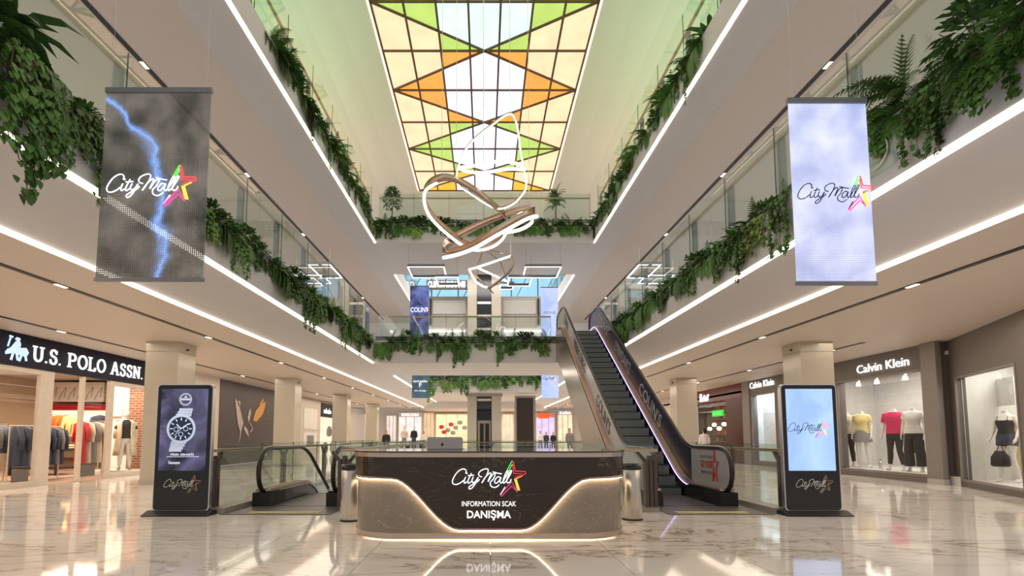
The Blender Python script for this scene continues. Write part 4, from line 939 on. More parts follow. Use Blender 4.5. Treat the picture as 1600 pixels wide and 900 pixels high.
        for s, k in ((-1,'L'),(1,'R')):
            e = MB().tube([p*f for p in (J['sh'+k], J['el'+k], J['el'+k].lerp(J['wr'+k], .9))], [.075*f, .065*f, .055*f], 12); me = e.mesh('sleeve', True); me.materials.append(coat); link_mesh('sleeve', me, t)
    if shoes:
        for s, k in ((-1,'L'),(1,'R')):
            an = J['ank'+k]; e = MB().tube([(an + v)*f for v in (Vector((0,.03,-.05)), Vector((0,-.04,-.045)), Vector((s*.015,-.11,-.055)), Vector((s*.018,-.175,-.06)))], [.042*f,.043*f,.040*f,.022*f], 10); me = e.mesh('shoe', True); me.materials.append(shoes); link_mesh('shoe', me, t)
    if hairm and head:
        put('hair', K0, lambda mb: loft(mb, [(1.50,.04,.03,.075),(1.56,.065,.045,.06),(1.62,.080,.070,.042),(1.68,.084,.090,.022),(1.74,.072,.085,.016),(1.785,.035,.045,.015)]), hairm, .02, 3)
    return t
WM = M_['skin']
# ================================================================ RIGHT SHOPS
XW = 11.6
def rbox(mb, y0, y1, z0, z1, d0=0.0, d1=.25): return mb.box(XW+d0, XW+d1, y0, y1, z0, z1)
wr = MB(); 
for y0, y1, z0, z1 in ((13.0, 13.5, 0, 3.72), (13.5, 16.75, 2.98, 3.72), (13.5, 16.75, 0, .2), (16.75, 20.4, 0, 3.72), (20.4, 22.2, 2.98, 3.72), (20.4, 22.2, 0, .2), (22.2, 22.95, 0, 3.72)): rbox(wr, y0, y1, z0, z1)
struct(wr.build('wall_right', M_['grey']))
MB().box(XW-.14, XW, 12.9, 13.35, 0, 3.64).build('trim_31', M_['greyl'])['kind'] = 'structure'; MB().box(XW-.06, XW, 22.3, 22.9, 0, 3.7).build('trim_32', M_['greyl'])['kind'] = 'structure'
MB().box(XW-.15, XW, 12.88, 13.37, 0, .14).build('baseboard_right', M_['colbase'])['kind'] = 'structure'
for i, (y0, y1) in enumerate(((13.5, 16.75), (20.4, 22.2))):
    wn = thing('window_%d' % (i+1), 'tall shop display window', 'window', (XW, y0, 0)); wn['kind'] = 'structure'; del wn['category']; del wn['label']
    MB().box(XW+.10, XW+.112, y0, y1, .2, 2.98).build('pane', M_['glassd'], wn)
    fr = MB(); fr.box(XW-.01, XW+.03, y0-.03, y0+.015, .2, 3.0).box(XW-.01, XW+.03, y1-.015, y1+.03, .2, 3.0).box(XW-.01, XW+.03, y0, y1, 2.97, 3.01).box(XW-.01, XW+.14, y0, y1, .16, .2); fr.build('window_frame', M_['greyl'], wn)
# display room
mb = MB(); mb.box(XW+2.2, XW+2.3, 12.6, 18.2, 0, 3.5).box(XW+.2, XW+2.3, 12.6, 12.7, 0, 3.5).box(XW+.2, XW+2.3, 18.1, 18.2, 0, 3.5).box(XW+.2, XW+2.3, 12.6, 18.2, 3.3, 3.4); struct(mb.build('wall_display_right', M_['white']))
ybox('floor_display_right', XW+.12, XW+2.2, 12.7, 18.1, .0, .22, M_['white'])
mb = MB(); mb.box(XW+.5, XW+.6, 19.5, 22.6, 0, 3.4).box(XW+.21, XW+.5, 22.22, 22.3, 0, 3.4); struct(mb.build('wall_display_pale', mat('pale_backdrop', (.78,.84,.90), .6)))
area_light('display_light_right', (XW+.75, 15.2, 3.2), .5, 4.0, 62, (1, .93, .84)); area_light('display_light_pale', (XW+.3, 21.2, 3.2), .2, 1.6, 55, (.85, .94, 1))
put_text('Calvin Klein', .3, (XW-.03, 14.82, 3.28), (0,-1,0), (0,0,1), M_['signw'], None, 'shop_sign', extrude=.012, width=1.95, height=.25)
SGN = [o for o in COL.objects if o.name.startswith('shop_sign')]; tag(SGN[-1], 'large white lit shop name over the right display window', 'sign')
o = put_text('Calvin Klein', .3, (XW-.03, 21.3, 3.42), (0,-1,0), (0,0,1), M_['signw'], None, 'shop_sign', extrude=.012, width=1.85, height=.27); tag(o, 'smaller distant white shop name over the pale shop window', 'sign')
for i, Y in enumerate((17.0, 16.2, 15.1, 14.4)):
    t = thing('spotlight', 'white display spotlight, %s from the pillar end' % ['first', 'second', 'third', 'fourth'][i], 'light', (XW+.9, Y, 3.3))
    MB().tube([(XW+.9, Y, 3.3), (XW+.9, Y, 3.02)], .02, 6).build('stem', M_['white'], t); MB().lathe([(.05, .12), (.08, 0), (.075, .0)], (XW+.88, Y, 2.9), 14).build('shade', M_['white'], t); MB().lathe([(.06, 0), (.06, .01)], (XW+.88, Y, 2.89), 12).build('lamp', M_['spot'], t)
hp = pi/2
figs = [
 (17.3, 'headless mannequin in a pale top at the left edge of the display window', dict(top=M_['beige'], bottom=(M_['blackc'], 'slim'), fem=True)),
 (16.6, 'headless mannequin in a pale yellow shirt and short grey skirt', dict(top=M_['yellow'], skirt=M_['greyc'], fem=True, sleeve=.6, shoes=M_['whitec'])),
 (15.3, 'headless mannequin in a magenta shirt and black trousers', dict(top=M_['magenta'], bottom=(M_['blackc'], 'slim'), arms='down', legs='pose', sleeve=.75)),
 (14.62, 'headless mannequin in a white tee and wide black trousers', dict(top=M_['whitec'], bottom=(M_['blackc'], 'wide'), fem=True, sleeve=.5)),
]
for Y, l, kw in figs: figure('mannequin', l, 'mannequin', (XW+.62, Y, .22), -pi/2+.55, WM, head=False, h=2.08, **kw)
b = MB().lathe([(.05,0),(.055,.01),(.055,.2),(.02,.24),(.02,.30)], (XW+.7, 16.0, .22), 10).build('glass_bottle', M_['silver']); tag(b, 'slim clear bottle on the display floor between mannequins', 'bottle')
# angled shop front nearest the camera
AP, AQ = Vector((12.25, 13.9)), Vector((9.55, 7.9)); ad = (AQ-AP).normalized(); an = Vector((-ad.y, ad.x)); an = an if an.x < 0 else -an   # towards the hall
def aq(t, off, z): p = AP + ad*t + an*off; return (p.x, p.y, z)
def apanel(name, t0, t1, z0, z1, m, off=0.0, th=-.2, parent=None):
    mb = MB().slab([aq(t0, off, z0), aq(t1, off, z0), aq(t1, off, z1), aq(t0, off, z1)], (an.x*th, an.y*th, 0)); return mb.build(name, m, parent)
def aT(u, off=0.0):   # distance along the front seen at image column u
    a = (u-757)/FPX; Q = AP + an*off; return (a*Q.y - Q.x) / (ad.x - a*ad.y)
tA, tB = aT(1496), aT(1592)
wa = MB()
for t0, t1, z0, z1 in ((0, tA, 0, 3.7), (tA, tB, 2.66, 3.7), (tA, tB, 0, .16), (tB, 7, 0, 3.7)): wa.slab([aq(t0, 0, z0), aq(t1, 0, z0), aq(t1, 0, z1), aq(t0, 0, z1)], (-an.x*.2, -an.y*.2, 0))
struct(wa.build('wall_right_angled', M_['grey']))
wn = struct(thing('window_3', None, None, aq(tA, 0, 0))); apanel('pane', tA, tB, .16, 2.66, M_['glassd'], -.1, -.01, wn)
for t0, t1, z0, z1 in ((tA-.02, tA+.02, .16, 2.68), (tB-.02, tB+.02, .16, 2.68), (tA, tB, 2.64, 2.68), (tA, tB, .13, .17)): apanel('frame_bar', t0, t1, z0, z1, M_['greyl'], .015, -.05, wn)
struct(apanel('wall_display_angled', tA-.6, 7, 0, 3.4, M_['white'], -2.2, -.1)); struct(apanel('floor_display_angled', tA-.6, 7, 0, .15, M_['white'], -.2, -2.0)); struct(apanel('ceiling_display_angled', tA-.6, 7, 3.2, 3.3, M_['white'], -.2, -2.1)); 
struct(apanel('wall_display_side', tA-.62, tA-.55, 0, 3.4, M_['white'], -.2, -2.1))
p = aq(tA+1.0, -1.2, 3.1); area_light('display_light_angled', p, 1.0, 1.5, 36, (1, .94, .86))
o = apanel('display_board', aT(1556, -.9), aT(1588, -.9), 1.95, 2.62, M_['white'], -.9, -.03); tag(o, 'plain white hanging panel in the near right display window', 'panel')
for i in range(6):
    o = apanel('ceiling_light', aT(1512+i*8, -1.8+i*.2), aT(1512+i*8, -1.8+i*.2)+.16, 3.17, 3.185, M_['spot'], -1.8+i*.2, -.05); tag(o, '%s short ceiling light from the left behind the near right display glass' % nth(i+1), 'light', 'row of lights inside the near right display')
c = aq(aT(1570, -.75), -.75, .15); fg = figure('mannequin', 'headless mannequin in a black camisole and navy shorts in the near right window', 'mannequin', c, -pi/2+.25, WM, top=M_['blackc'], bottom=(M_['denim'], 'short'), head=False, fem=True, sleeve=.08, arms='bag', legs='pose', h=1.92)
bgp = Vector(c) + Vector((-.30, -.12, 0)); bag = thing('handbag', 'black bucket handbag hanging from the camisole mannequin', 'bag', (bgp.x, bgp.y, .55))
bm_ = MB().lathe([(.13, 0), (.17, .03), (.16, .22), (.09, .34), (.085, .36)], (bgp.x, bgp.y, .52), 16); bm_.build('body', M_['blackc'], bag, True); MB().tube([(bgp.x-.08, bgp.y, .86), (bgp.x-.02, bgp.y, 1.0), (bgp.x+.03, bgp.y, 1.05), (bgp.x+.08, bgp.y, .88)], .009, 5).build('strap', M_['blackc'], bag)
c = aq(aT(1598, -1.2), -1.2, .15); figure('mannequin', 'mannequin in yellow partly hidden at the right edge of the near window', 'mannequin', c, -pi/2, WM, top=M_['yellow'], bottom=(M_['yellow'], 'slim'), head=False, fem=True, h=1.85)
# red shop further along
rs = MB(); rs.box(XW+2.6, XW+2.7, 22.95, 34, 0, 3.7).box(XW, XW+2.6, 22.95, 23.05, 0, 3.7); struct(rs.build('wall_red_shop', mat('red_interior', (.20,.045,.02), .5, var=.5, scale=1.2)))
ybox('ceiling_red_shop', XW, XW+2.6, 22.95, 34, 3.2, 3.3, mat('red_ceiling', (.28,.03,.03), .4))
o = MB().box(XW, XW+.08, 22.95, 28.7, 3.0, 3.72).build('shop_fascia', mat('maroon_board', (.13,.012,.016), .25)); tag(o, 'dark maroon fascia board of the red lit shop', 'sign board')
o = MB().box(XW, XW+.06, 22.95, 24.6, 0, 3.0).build('door_leaf', mat('maroon_door', (.06,.008,.008), .3)); tag(o, 'dark maroon door leaf at the right of the red lit shop', 'door')
o = MB().box(XW+.02, XW+.035, 24.6, 28.7, .05, 3.0).build('shop_window', M_['glassd']); tag(o, 'wide window of the red lit shop', 'window')
o = put_text('\u0160alaf', .4, (XW-.03, 26.9, 3.28), (0,-1,0), (0,0,1), M_['signw'], None, 'shop_sign', extrude=.02, bold=.02, width=1.1, height=.42); tag(o, 'glowing white sign over the red lit shop', 'sign')
t = thing('neon_sign', 'green glowing sign in the window of the red lit shop', 'sign', (XW-.02, 25.4, 2.35)); MB().box(XW-.04, XW, 24.75, 26.0, 2.22, 2.54).build('board', mat('green_board', (.005,.16,.02), .4, emit=(.01,.5,.05), strength=.7), t)
put_text('ROHHIO', .25, (XW-.05, 25.4, 2.38), (0,-1,0), (0,0,1), M_['neong'], t, extrude=.005, width=1.0, height=.2)
area_light('red_shop_light', (XW+1.4, 26, 3.1), 1.5, 4, 45, (1, .5, .25))
figure('person', 'seated-height woman with long dark hair in a black top inside the red lit shop', 'person', (XW-.8, 25.2, -.25), -pi/2+.4, M_['face'], top=M_['blackc'], bottom=(M_['denim'], 'slim'), hairm=M_['hair'], fem=True, h=1.66, fingers=False, sleeve=1.0)
figure('person', 'person in a striped white shirt outside the red lit shop', 'person', (XW-1.2, 24.3, 0), pi, M_['face'], top=M_['whitec'], bottom=(M_['greyc'], 'slim'), hairm=M_['hair'], h=1.62, fingers=False, sleeve=1.0)
rsh = thing('bottle_shelving', 'warm lit shelves of jars at the back of the red lit shop', 'shelving', (XW+2.4, 26, 0))
for z in (.9, 1.35, 1.8, 2.25, 2.7):
    MB().box(XW+2.2, XW+2.58, 23.4, 31, z, z+.04).build('shelf', M_['woodl'], rsh); MB().box(XW+2.56, XW+2.58, 23.4, 31, z+.06, z+.1).build('shelf_light', M_['ledw'] if 0 else emis('amber_strip', (1,.35,.08), 1.6), rsh)
    for q in range(22): y = 23.6+q*.33; MB().box(XW+2.28, XW+2.45, y, y+R.choice((.12,.18,.24)), z+.04, z+R.choice((.2,.26,.32))).build('jar', M_[R.choice(('woodl','orange','beige','red','blackc'))], rsh)
for k in range(5):
    o = MB().lathe([(.05,0),(.10,.04),(.11,.12),(.05,.17)], (XW+.3, 24.9+k*.55, 1.55+(k % 2)*.2), 10).build('pendant_lamp', M_['ledw']); tag(o, '%s amber pendant lamp from the right in the red lit shop' % nth(k+1), 'light', 'amber pendants in the red shop')
    MB().tube([(XW+.3, 24.9+k*.55, 1.7), (XW+.3, 24.9+k*.55, 3.2)], .008, 4).build('cord', M_['blackm'], o)
ybox('wall_right_far', XW, XW+.2, 28.7, 48, 0, 3.72, M_['cream'])

# ================================================================ LEFT SHOPS
XL = -11.0
o = MB().box(XL-.12, XL+.03, 7.6, 17.4, 2.86, 3.64).build('shop_fascia', M_['navy']); tag(o, 'long dark navy fascia board of the clothing shop on the left', 'sign board')
t = thing('shop_sign', 'large white lit slab-serif shop name on the navy fascia', 'sign', (XL+.05, 14.3, 3.2))
def glyph(ch):
    arc = lambda cx, cy, rx, ry, a0, a1, n=12: [(cx+rx*cos(radians(a0+(a1-a0)*k/n)), cy+ry*sin(radians(a0+(a1-a0)*k/n))) for k in range(n+1)]
    S = .13
    if ch == 'U': return .86, [[(.16,1),(.16,.38)]+arc(.43,.36,.27,.32,180,360)+[(.70,.38),(.70,1)]], [(.0,.32,.97),(.54,.86,.97)]
    if ch == 'S': return .68, [arc(.34,.75,.22,.22,20,270)+arc(.34,.27,.24,.25,90,-160)], [], [(.57,.70,.95),(.10,.05,.32)]
    if ch == 'P': return .80, [[(.16,0),(.16,1)], [(.16,.96),(.42,.96)]+arc(.42,.72,.26,.24,90,-90)+[(.16,.48)]], [(.0,.34,.03),(.0,.3,.97)]
    if ch == 'O': return .92, [arc(.46,.5,.38,.47,0,360,24)], []
    if ch == 'L': return .74, [[(.16,1),(.16,.03),(.66,.03),(.66,.26)]], [(.0,.34,.97),(.0,.3,.03)]
    if ch == 'A': return .94, [[(.14,0),(.44,.98),(.50,.98),(.80,0)], [(.26,.34),(.68,.34)]], [(.0,.28,.03),(.66,.94,.03)]
    if ch == 'N': return .92, [[(.16,0),(.16,1),(.74,.02),(.74,1)]], [(.0,.32,.03),(.0,.24,.97),(.58,.92,.97)]
    if ch == '.': return .24, [[(.06,.06),(.14,.06)]], []
    return .34, [], []
def slab_text(s, y0, z0, h, width, parent, m):
    tot = sum(glyph(c)[0]+.10 for c in s); kx = width/tot; x = y0
    for c in s:
        g = glyph(c); mb = MB(); q = lambda a, b: (XL+.06, x+a*kx, z0+b*h)
        for pl in g[1]:
            for a, b in zip(pl, pl[1:]): mb.bar(q(*a), q(*b), .125*h, .03, (1,0,0))
        for a0, a1, b in g[2]: mb.bar(q(a0, b), q(a1, b), .09*h, .03, (1,0,0))
        if len(g) > 3:
            for a, b0, b1 in g[3]: mb.bar(q(a, b0), q(a, b1), .08*h, .03, (1,0,0))
        if mb.v: mb.build('letter', m, parent)
        x += (g[0]+.10)*kx
slab_text('U.S. POLO ASSN.', 12.28, 3.04, .37, 4.05, t, M_['signw'])
t = thing('emblem_sign', 'pale lit horse and rider emblem at the left of the navy fascia', 'sign', (XL+.05, 11.8, 3.2)); mb = MB(); e = lambda a, b: (XL+.06, 11.55+a*.62, 2.98+b*.55)
mb.bar(e(.12,.55), e(.22,1.0), .03, .02, (1,0,0)); mb.bar(e(.16,1.0), e(.30,.97), .04, .02, (1,0,0))
mb.slab([e(.25,.55), e(.42,.82), e(.56,.86), e(.62,.74), e(.60,.55), e(.45,.45)], (.02,0,0)); mb.tube([e(.48,.88), e(.52,.96)], .05, 6)
mb.slab([e(.12,.42), e(.30,.60), e(.55,.56), e(.86,.62), e(.98,.42), e(.88,.22), e(.62,.26), e(.40,.30), e(.22,.26)], (.02,0,0))
mb.slab([e(.02,.30), e(.12,.46), e(.24,.40), e(.16,.24), e(.04,.20)], (.02,0,0))
for a, b in (((.35,.3),(.28,.0)), ((.50,.3),(.56,.02)), ((.70,.28),(.62,.0)), ((.86,.3),(.92,.05))): mb.bar(e(*a), e(*b), .045, .02, (1,0,0))
mb.build('emblem', M_['signb'], t)
# shop front frame
sf = struct(thing('window_4', None, None, (XL, 12, 0)))
for y0, y1, z0, z1 in ((7.6, 12.62, 2.74, 2.86), (12.62, 13.02, 0, 2.86), (13.95, 14.05, 0, 2.86), (14.98, 15.16, 0, 2.86), (15.16, 17.2, 2.72, 2.86), (15.16, 17.2, 0, .14), (7.6, 12.62, 0, .14), (17.2, 17.4, 0, 2.86)):
    MB().box(XL-.10, XL, y0, y1, z0, z1).build('frame_bar', M_['cream'], sf)
for y0, y1 in ((7.6, 10.1), (10.12, 12.62), (14.05, 14.98), (15.16, 17.2)): MB().box(XL-.06, XL-.05, y0, y1, .14, 2.74).build('pane', M_['glassd'], sf)
for y0, y1 in ((12.05, 12.5), (14.12, 14.62)): MB().box(XL-.045, XL-.035, y0, y1, .12, .42).build('kick_panel', M_['grey'], sf)
sb_ = mat('shop_back', (.55,.42,.30), .6)
ybox('wall_left_shop_back', -18.2, -18.0, 6.5, 21.2, 0, 3.6, sb_); ybox('wall_left_shop_end', -18, XL-.2, 21.0, 21.2, 0, 3.6, sb_); ybox('wall_left_shop_brick', -12.1, XL-.1, 17.4, 17.5, 0, 3.6, M_['brick']); ybox('wall_left_shop_white', -12.8, -12.1, 17.4, 17.5, 0, 3.6, M_['white']); ybox('wall_left_shop_front', -18, XL-.1, 6.4, 6.5, 0, 3.6, M_['cream'])
ybox('ceiling_left_shop', -18, XL-.12, 6.5, 21, 3.5, 3.6, M_['white']); ybox('floor_left_shop', -18, XL-.01, 6.5, 21, .0, .012, mat('shop_floor', (.42,.28,.22), .4))
area_light('shop_light_left', (-13.6, 14.5, 3.45), 2.5, 9, 420, (1, .80, .58)); area_light('shop_window_light', (-11.7, 16.3, 3.0), .5, 1.6, 40, (1, .88, .7))
for k in range(9):
    o = MB().lathe([(.05,0),(.05,.012)], (-12.2-(k % 3)*1.1, 12.5+(k//3)*2.4, 3.487), 12).build('ceiling_spot', M_['spot']); tag(o, '%s round spotlight in the clothing shop ceiling, counted from the entrance' % nth(k+1), 'light', 'ceiling spots of the left clothing shop')
# wall fittings
fx = thing('wall_shelving', 'oak wall unit with red band and lit shelves at the back of the clothing shop', 'shelving', (-16, 20.7, 0))
MB().box(-17.0, -15.2, 20.6, 20.98, 2.6, 3.4).build('oak_header', M_['woodl'], fx); MB().box(-17.6, -15.0, 20.55, 20.98, 2.3, 2.5).build('red_band', M_['red'], fx); MB().box(-19.2+1.3, -15.0, 20.9, 20.98, 1.3, 2.28).build('lit_panel', mat('lit_backing', (.9,.85,.75), .5, emit=(1,.88,.68), strength=.8), fx)
MB().box(-15.0, -14.9, 20.3, 20.98, 0, 3.4).build('dark_post', M_['navy'], fx)
for z in (.4, .9, 1.4, 1.85): MB().box(-17.9, -15.0, 20.5, 20.95, z, z+.04).build('shelf', M_['woodl'], fx)
f2 = thing('wall_shelving', 'wall bay with red band above hanging rail to the right in the clothing shop', 'shelving', (-13.9, 20.7, 0)); MB().box(-14.9, -13.0, 20.6, 20.98, 2.0, 2.35).build('red_band', M_['red'], f2); MB().box(-14.9, -13.0, 20.7, 20.98, 2.4, 3.4).build('oak_panel', M_['woodl'], f2)
gp = thing('wall_picture', 'sketch mural strip above the shelves in the clothing shop', 'picture', (-17, 20.9, 2.9)); MB().box(-18.0, -15.3, 20.5, 20.58, 2.62, 3.4).build('canvas', M_['white'], gp)
for k in range(7):
    x = -17.8+k*.36; MB().tube([(x, 20.48, 2.7), (x+.1, 20.48, 2.95), (x+.28, 20.48, 3.2), (x+.22, 20.48, 2.8)], .012, 4).build('drawn_line', M_['greyprint'], gp)
tb = thing('display_table', 'dark display table with folded clothes behind the shop doorway', 'table', (-14, 16.5, 0)); MB().box(-14.8, -13.2, 15.9, 17.0, .76, .82).build('table_top', M_['blackm'], tb)
for x in (-14.75, -13.3):
    for y in (15.95, 16.9): MB().box(x, x+.07, y, y+.07, 0, .76).build('leg', M_['blackm'], tb)
MB().box(-14.7, -13.3, 16.0, 16.9, .2, .25).build('lower_shelf', M_['blackm'], tb)
cl = ['orange', 'yellow', 'beige', 'yellow', 'orange', 'beige', 'magenta', 'yellow']
for i in range(12):
    x = -14.7 + (i % 3)*.47; y = 15.95 + (i//3 % 2)*.5; z = .82 + (i//6)*.07
    b = MB().prism([(x, z+.002), (x+.4, z+.002), (x+.42, z+.03), (x+.4, z+.066), (x+.02, z+.066)], 'y', y, y+.34).build('folded_shirt', M_[cl[i % 8]]); tag(b, ['orange', 'yellow', 'beige', 'yellow', 'orange', 'beige', 'magenta', 'yellow'][i % 8] + ' folded shirt, %s of the dark shop table, %s from its front' % (['lower layer', 'top layer'][i//6], nth(i % 6+1)), 'clothing', 'folded shirts on the shop table')
def rack(label, x0, y0, y1, z, ax='y'):
    t = thing('clothes_rack', label, 'rack', (x0, y0, 0))
    MB().tube([(x0, y0, 0), (x0, y0, z), (x0, y1, z), (x0, y1, 0)], .018, 6).build('rail', M_['cream'], t)
    for y in (y0, y1): MB().box(x0-.25, x0+.25, y-.02, y+.02, 0, .03).build('foot', M_['cream'], t)
def garment_mesh(L_, w_=.44, seed=0):
    r = random.Random(seed); mb = MB(); n = 10; vs = []; fs = []
    prof = [(0, .06, .03), (-.05, w_*.5, .05), (-.12, w_*.52, .07), (-.4, w_*.42, .07), (-L_*.7, w_*.46, .08), (-L_, w_*.5, .09)]
    for z, a, b in prof:
        for k in range(n): q = 2*pi*k/n; vs.append((a*cos(q)*(1+r.uniform(-.05,.05)), b*sin(q)*(1+r.uniform(-.2,.2)), z))
    for i in range(len(prof)-1):
        for k in range(n): fs.append((i*n+k, i*n+(k+1) % n, (i+1)*n+(k+1) % n, (i+1)*n+k))
    mb.add(vs, fs)
    for s in (-1, 1): mb.tube([(s*w_*.46, 0, -.07), (s*w_*.60, .02, -.35), (s*w_*.62, -.01, -.62)], [.06, .055, .045], 7)
    return mb.mesh('garment', True)
gm = [garment_mesh(1.05, seed=1), garment_mesh(.75, seed=2), garment_mesh(1.25, seed=3)]
def garments(n, x, y0, y1, z, mats_, which, word, where):
    for i in range(n):
        me = gm[which].copy(); m = mats_[i % len(mats_)]; me.materials.append(M_[m]); o = link_mesh('garment', me); o.location = (x, y0+(y1-y0)*(i+.5)/n, z-.03); o.rotation_euler = (0, 0, R.uniform(-.3, .3)+.0)
        tag(o, '%s %s from the near end of the %s' % (nth(i+1), word, where), 'clothing', '%s, %s' % (word, where))
        h_ = MB().tube([(0, 0, -.02), (0, .0, .02), (.02, 0, .045)], .005, 4).mesh('hanger'); h_.materials.append(M_['steel']); link_mesh('hanger', h_, o)
rack('cream metal rack of navy coats in the clothing shop window', -12.4, 13.4, 15.0, 1.5); garments(13, -12.4, 13.5, 14.95, 1.5, ['denim', 'denim', 'denim', 'greyc'], 0, 'navy coat', 'window rack of the clothing shop')
rack('cream rack of pale denim shirts at the left of the shop window', -12.95, 13.2, 13.9, 1.55); garments(4, -12.95, 13.25, 13.85, 1.55, ['denim2', 'greyc'], 1, 'denim shirt', 'left rack of the clothing shop')
t = thing('clothes_rack', 'rack of orange and yellow jackets behind the shop doorway', 'rack', (-14.4, 18, 0)); MB().tube([(-15.2, 18, 0), (-15.2, 18, 2.0), (-13.5, 18, 2.0), (-13.5, 18, 0)], .018, 6).build('rail', M_['cream'], t)
for k in range(7):
    me = gm[1].copy(); c_ = ['orange', 'orange', 'yellow', 'yellow', 'beige', 'whitec', 'denim'][k]; me.materials.append(M_[c_]); o = link_mesh('garment', me); o.location = (-14.95+k*.24, 18, 1.97); o.rotation_euler = (0, 0, R.uniform(-.25, .25)+.5)
    tag(o, ['orange jacket at the left end of the doorway rack', 'second orange jacket on the doorway rack', 'yellow jacket beside the orange jackets on the doorway rack', 'second yellow jacket on the doorway rack', 'beige jacket on the doorway rack', 'white jacket on the doorway rack', 'navy jacket at the right end of the doorway rack'][k], 'clothing')
rack('rack with red trousers behind the narrow shop window', -12.1, 15.25, 16.3, 1.7); garments(5, -12.1, 15.3, 16.25, 1.7, ['red', 'beige', 'greyc', 'beige'], 2, 'red or beige garment', 'rack by the narrow window')
figure('mannequin', 'mannequin in a long open cream coat in the brick-backed shop window', 'mannequin', (-11.7, 16.75, .14), pi/2-.9, WM, top=M_['blackc'], bottom=(M_['whitec'], 'slim'), head=True, hairm=M_['greyc'], coat=M_['beige'], h=1.95, shoes=M_['woodl'], sleeve=.8)
ybox('floor_window_plinth', -12.6, XL-.1, 16.4, 17.3, .012, .14, M_['white'])
pc = MB().box(-12.7, -12.3, 17.3, 17.38, 1.9, 2.3).build('wall_picture', M_['white']); tag(pc, 'small white picture panel above the narrow shop window rack', 'picture')
# between shops: cream panel, hoarding with athlete print, further shops
ybox('wall_left_a', XL-.2, XL, 17.4, 21.2, 0, 3.66, M_['cream'])
hb = thing('hoarding', 'dark printed hoarding with an athlete figure and an orange brush stroke', 'hoarding', (XL, 24, 0)); MB().box(XL-.1, XL+.02, 21.2, 28.6, .02, 3.6).build('printed_board', M_['poster'], hb)
hq = lambda u, y: (XL+.03, *atx(u, y))
def atx(u, y):
    a = (u-757)/FPX; b = (620-y)/FPX; k = XL/a
    return ((cos(PITCH)-b*sin(PITCH))*k, CAMH+(b*cos(PITCH)+sin(PITCH))*k)
for pts, m in (([(372,630),(374,640),(377,652),(379,661),(376,672),(374,684),(371,693),(373,684),(374,674),(371,664),(369,650),(368,640),(366,622)], 'postb'), ([(381,665),(386,672),(388,683),(385,680),(380,670)], 'postb'), ([(388,642),(390,638),(391,645),(389,655),(387,660),(386,652)], 'postb'), ([(370,628),(373,626),(375,629),(374,634),(371,634)], 'postb'),
               ([(394,657),(398,643),(406,632),(414,627),(413,636),(409,648),(400,659)], 'posto'), ([(404,632),(410,622),(411,626),(407,632)], 'posto')):
    MB().slab([hq(*p) for p in pts], (.006, 0, 0)).build('printed_shape', M_[m], hb)
MB().tube([hq(u, y) for u, y in ((388,660),(392,666),(393,671),(390,675))], .03, 5).build('printed_shape', M_['postb'], hb)
for k in range(9): MB().bar(hq(414+k % 2, 629+k*3.4), hq(421+(k*3) % 5, 630+k*3.4), .012, .02, (1,0,0)).build('printed_text', M_['greyprint'], hb)
# far-left shopfronts
ybox('wall_left_far', XL-.3, XL-.1, 28.6, 48, 0, 3.66, M_['cream'])
dr = thing('panelled_front', 'tall cream panelled door front between the second and third left pillars', 'door', (XL, 32, 0))
MB().box(XL-.1, XL+.05, 30.4, 34.2, 0, 3.5).build('frame', M_['cream'], dr)
for y0, y1, z0, z1 in ((31, 33.5, .5, 1.5), (31, 33.5, 1.7, 3.0)): MB().box(XL+.05, XL+.08, y0, y1, z0, z1).build('door_panel', M_['white'], dr)
MB().box(XL+.08, XL+.1, 31.6, 32.8, .7, 1.3).build('notice', M_['greyprint'], dr)
o = MB().box(XL-.05, XL+.06, 34.3, 38.0, 2.6, 3.5).build('shop_fascia', M_['navy']); tag(o, 'dark fascia of the lit shop between the second and third left pillars', 'sign board')
o = put_text('mazda'[::-1][:3] + 'alo', .4, (XL+.08, 35.6, 3.0), (0,1,0), (0,0,1), M_['signw'], None, 'shop_sign', extrude=.02, width=1.6, height=.35); tag(o, 'small white lit sign between the second and third left pillars', 'sign')
o = MB().box(XL-.02, XL+.03, 34.4, 38.0, 0, 2.55).build('lit_shop_window', emis('lit_cream', (1,.80,.55), .95, .25)); tag(o, 'warm lit shop window between the second and third left pillars', 'window')
for k in range(4): o2 = MB().lathe([(.12,0),(.2,.2),(.18,.5),(.08,.7)], (XL+.2, 34.9+k*.8, .15+(k % 2)*1.1), 8).build('display_item', M_['greyc']); tag(o2, '%s dark item displayed in the far left lit shop window' % nth(k+1), 'display item', 'items in the far left shop window')

# ================================================================ FAR END OF THE HALL
ybox('wall_far_ground', -17, 17, 47.6, 48, 0, 4.2, mat('far_plaster', (.68,.60,.54), .6)); ybox('ceiling_far', -5.3, 5.3, 42.2, 48, 3.55, 3.66, M_['ceil']); ybox('wall_far_beam', -5.2, 5.2, 42.1, 42.3, 3.55, 5.0, M_['plaster'])
def far_shop(u0, u1, ytop, label, col, st, Y=47.5, sign=None, sw=None):
    a = at(u0, ytop, Y); b = at(u1, 700, Y); t = thing('far_shopfront', label, 'shop', ((a.x+b.x)/2, Y, 0))
    MB().box(a.x, b.x, Y-.08, Y-.02, 0, a.z).build('frame', M_['cream'], t)
    z1 = a.z - (.45 if sign else .12)
    MB().box(a.x+.12, b.x-.12, Y-.13, Y-.09, .1, z1).build('lit_window', emis('far_window', col, st, .22), t)
    for k in range(1, 3): x = a.x + (b.x-a.x)*k/3; MB().box(x-.03, x+.03, Y-.16, Y-.13, .1, z1).build('mullion', M_['cream'], t)
    if sign: put_text(sign, .4, ((a.x+b.x)/2, Y-.12, a.z-.24), (1,0,0), (0,0,1), sw or M_['signw'], t, extrude=.02, width=(b.x-a.x)*.7, height=.26)
    return t
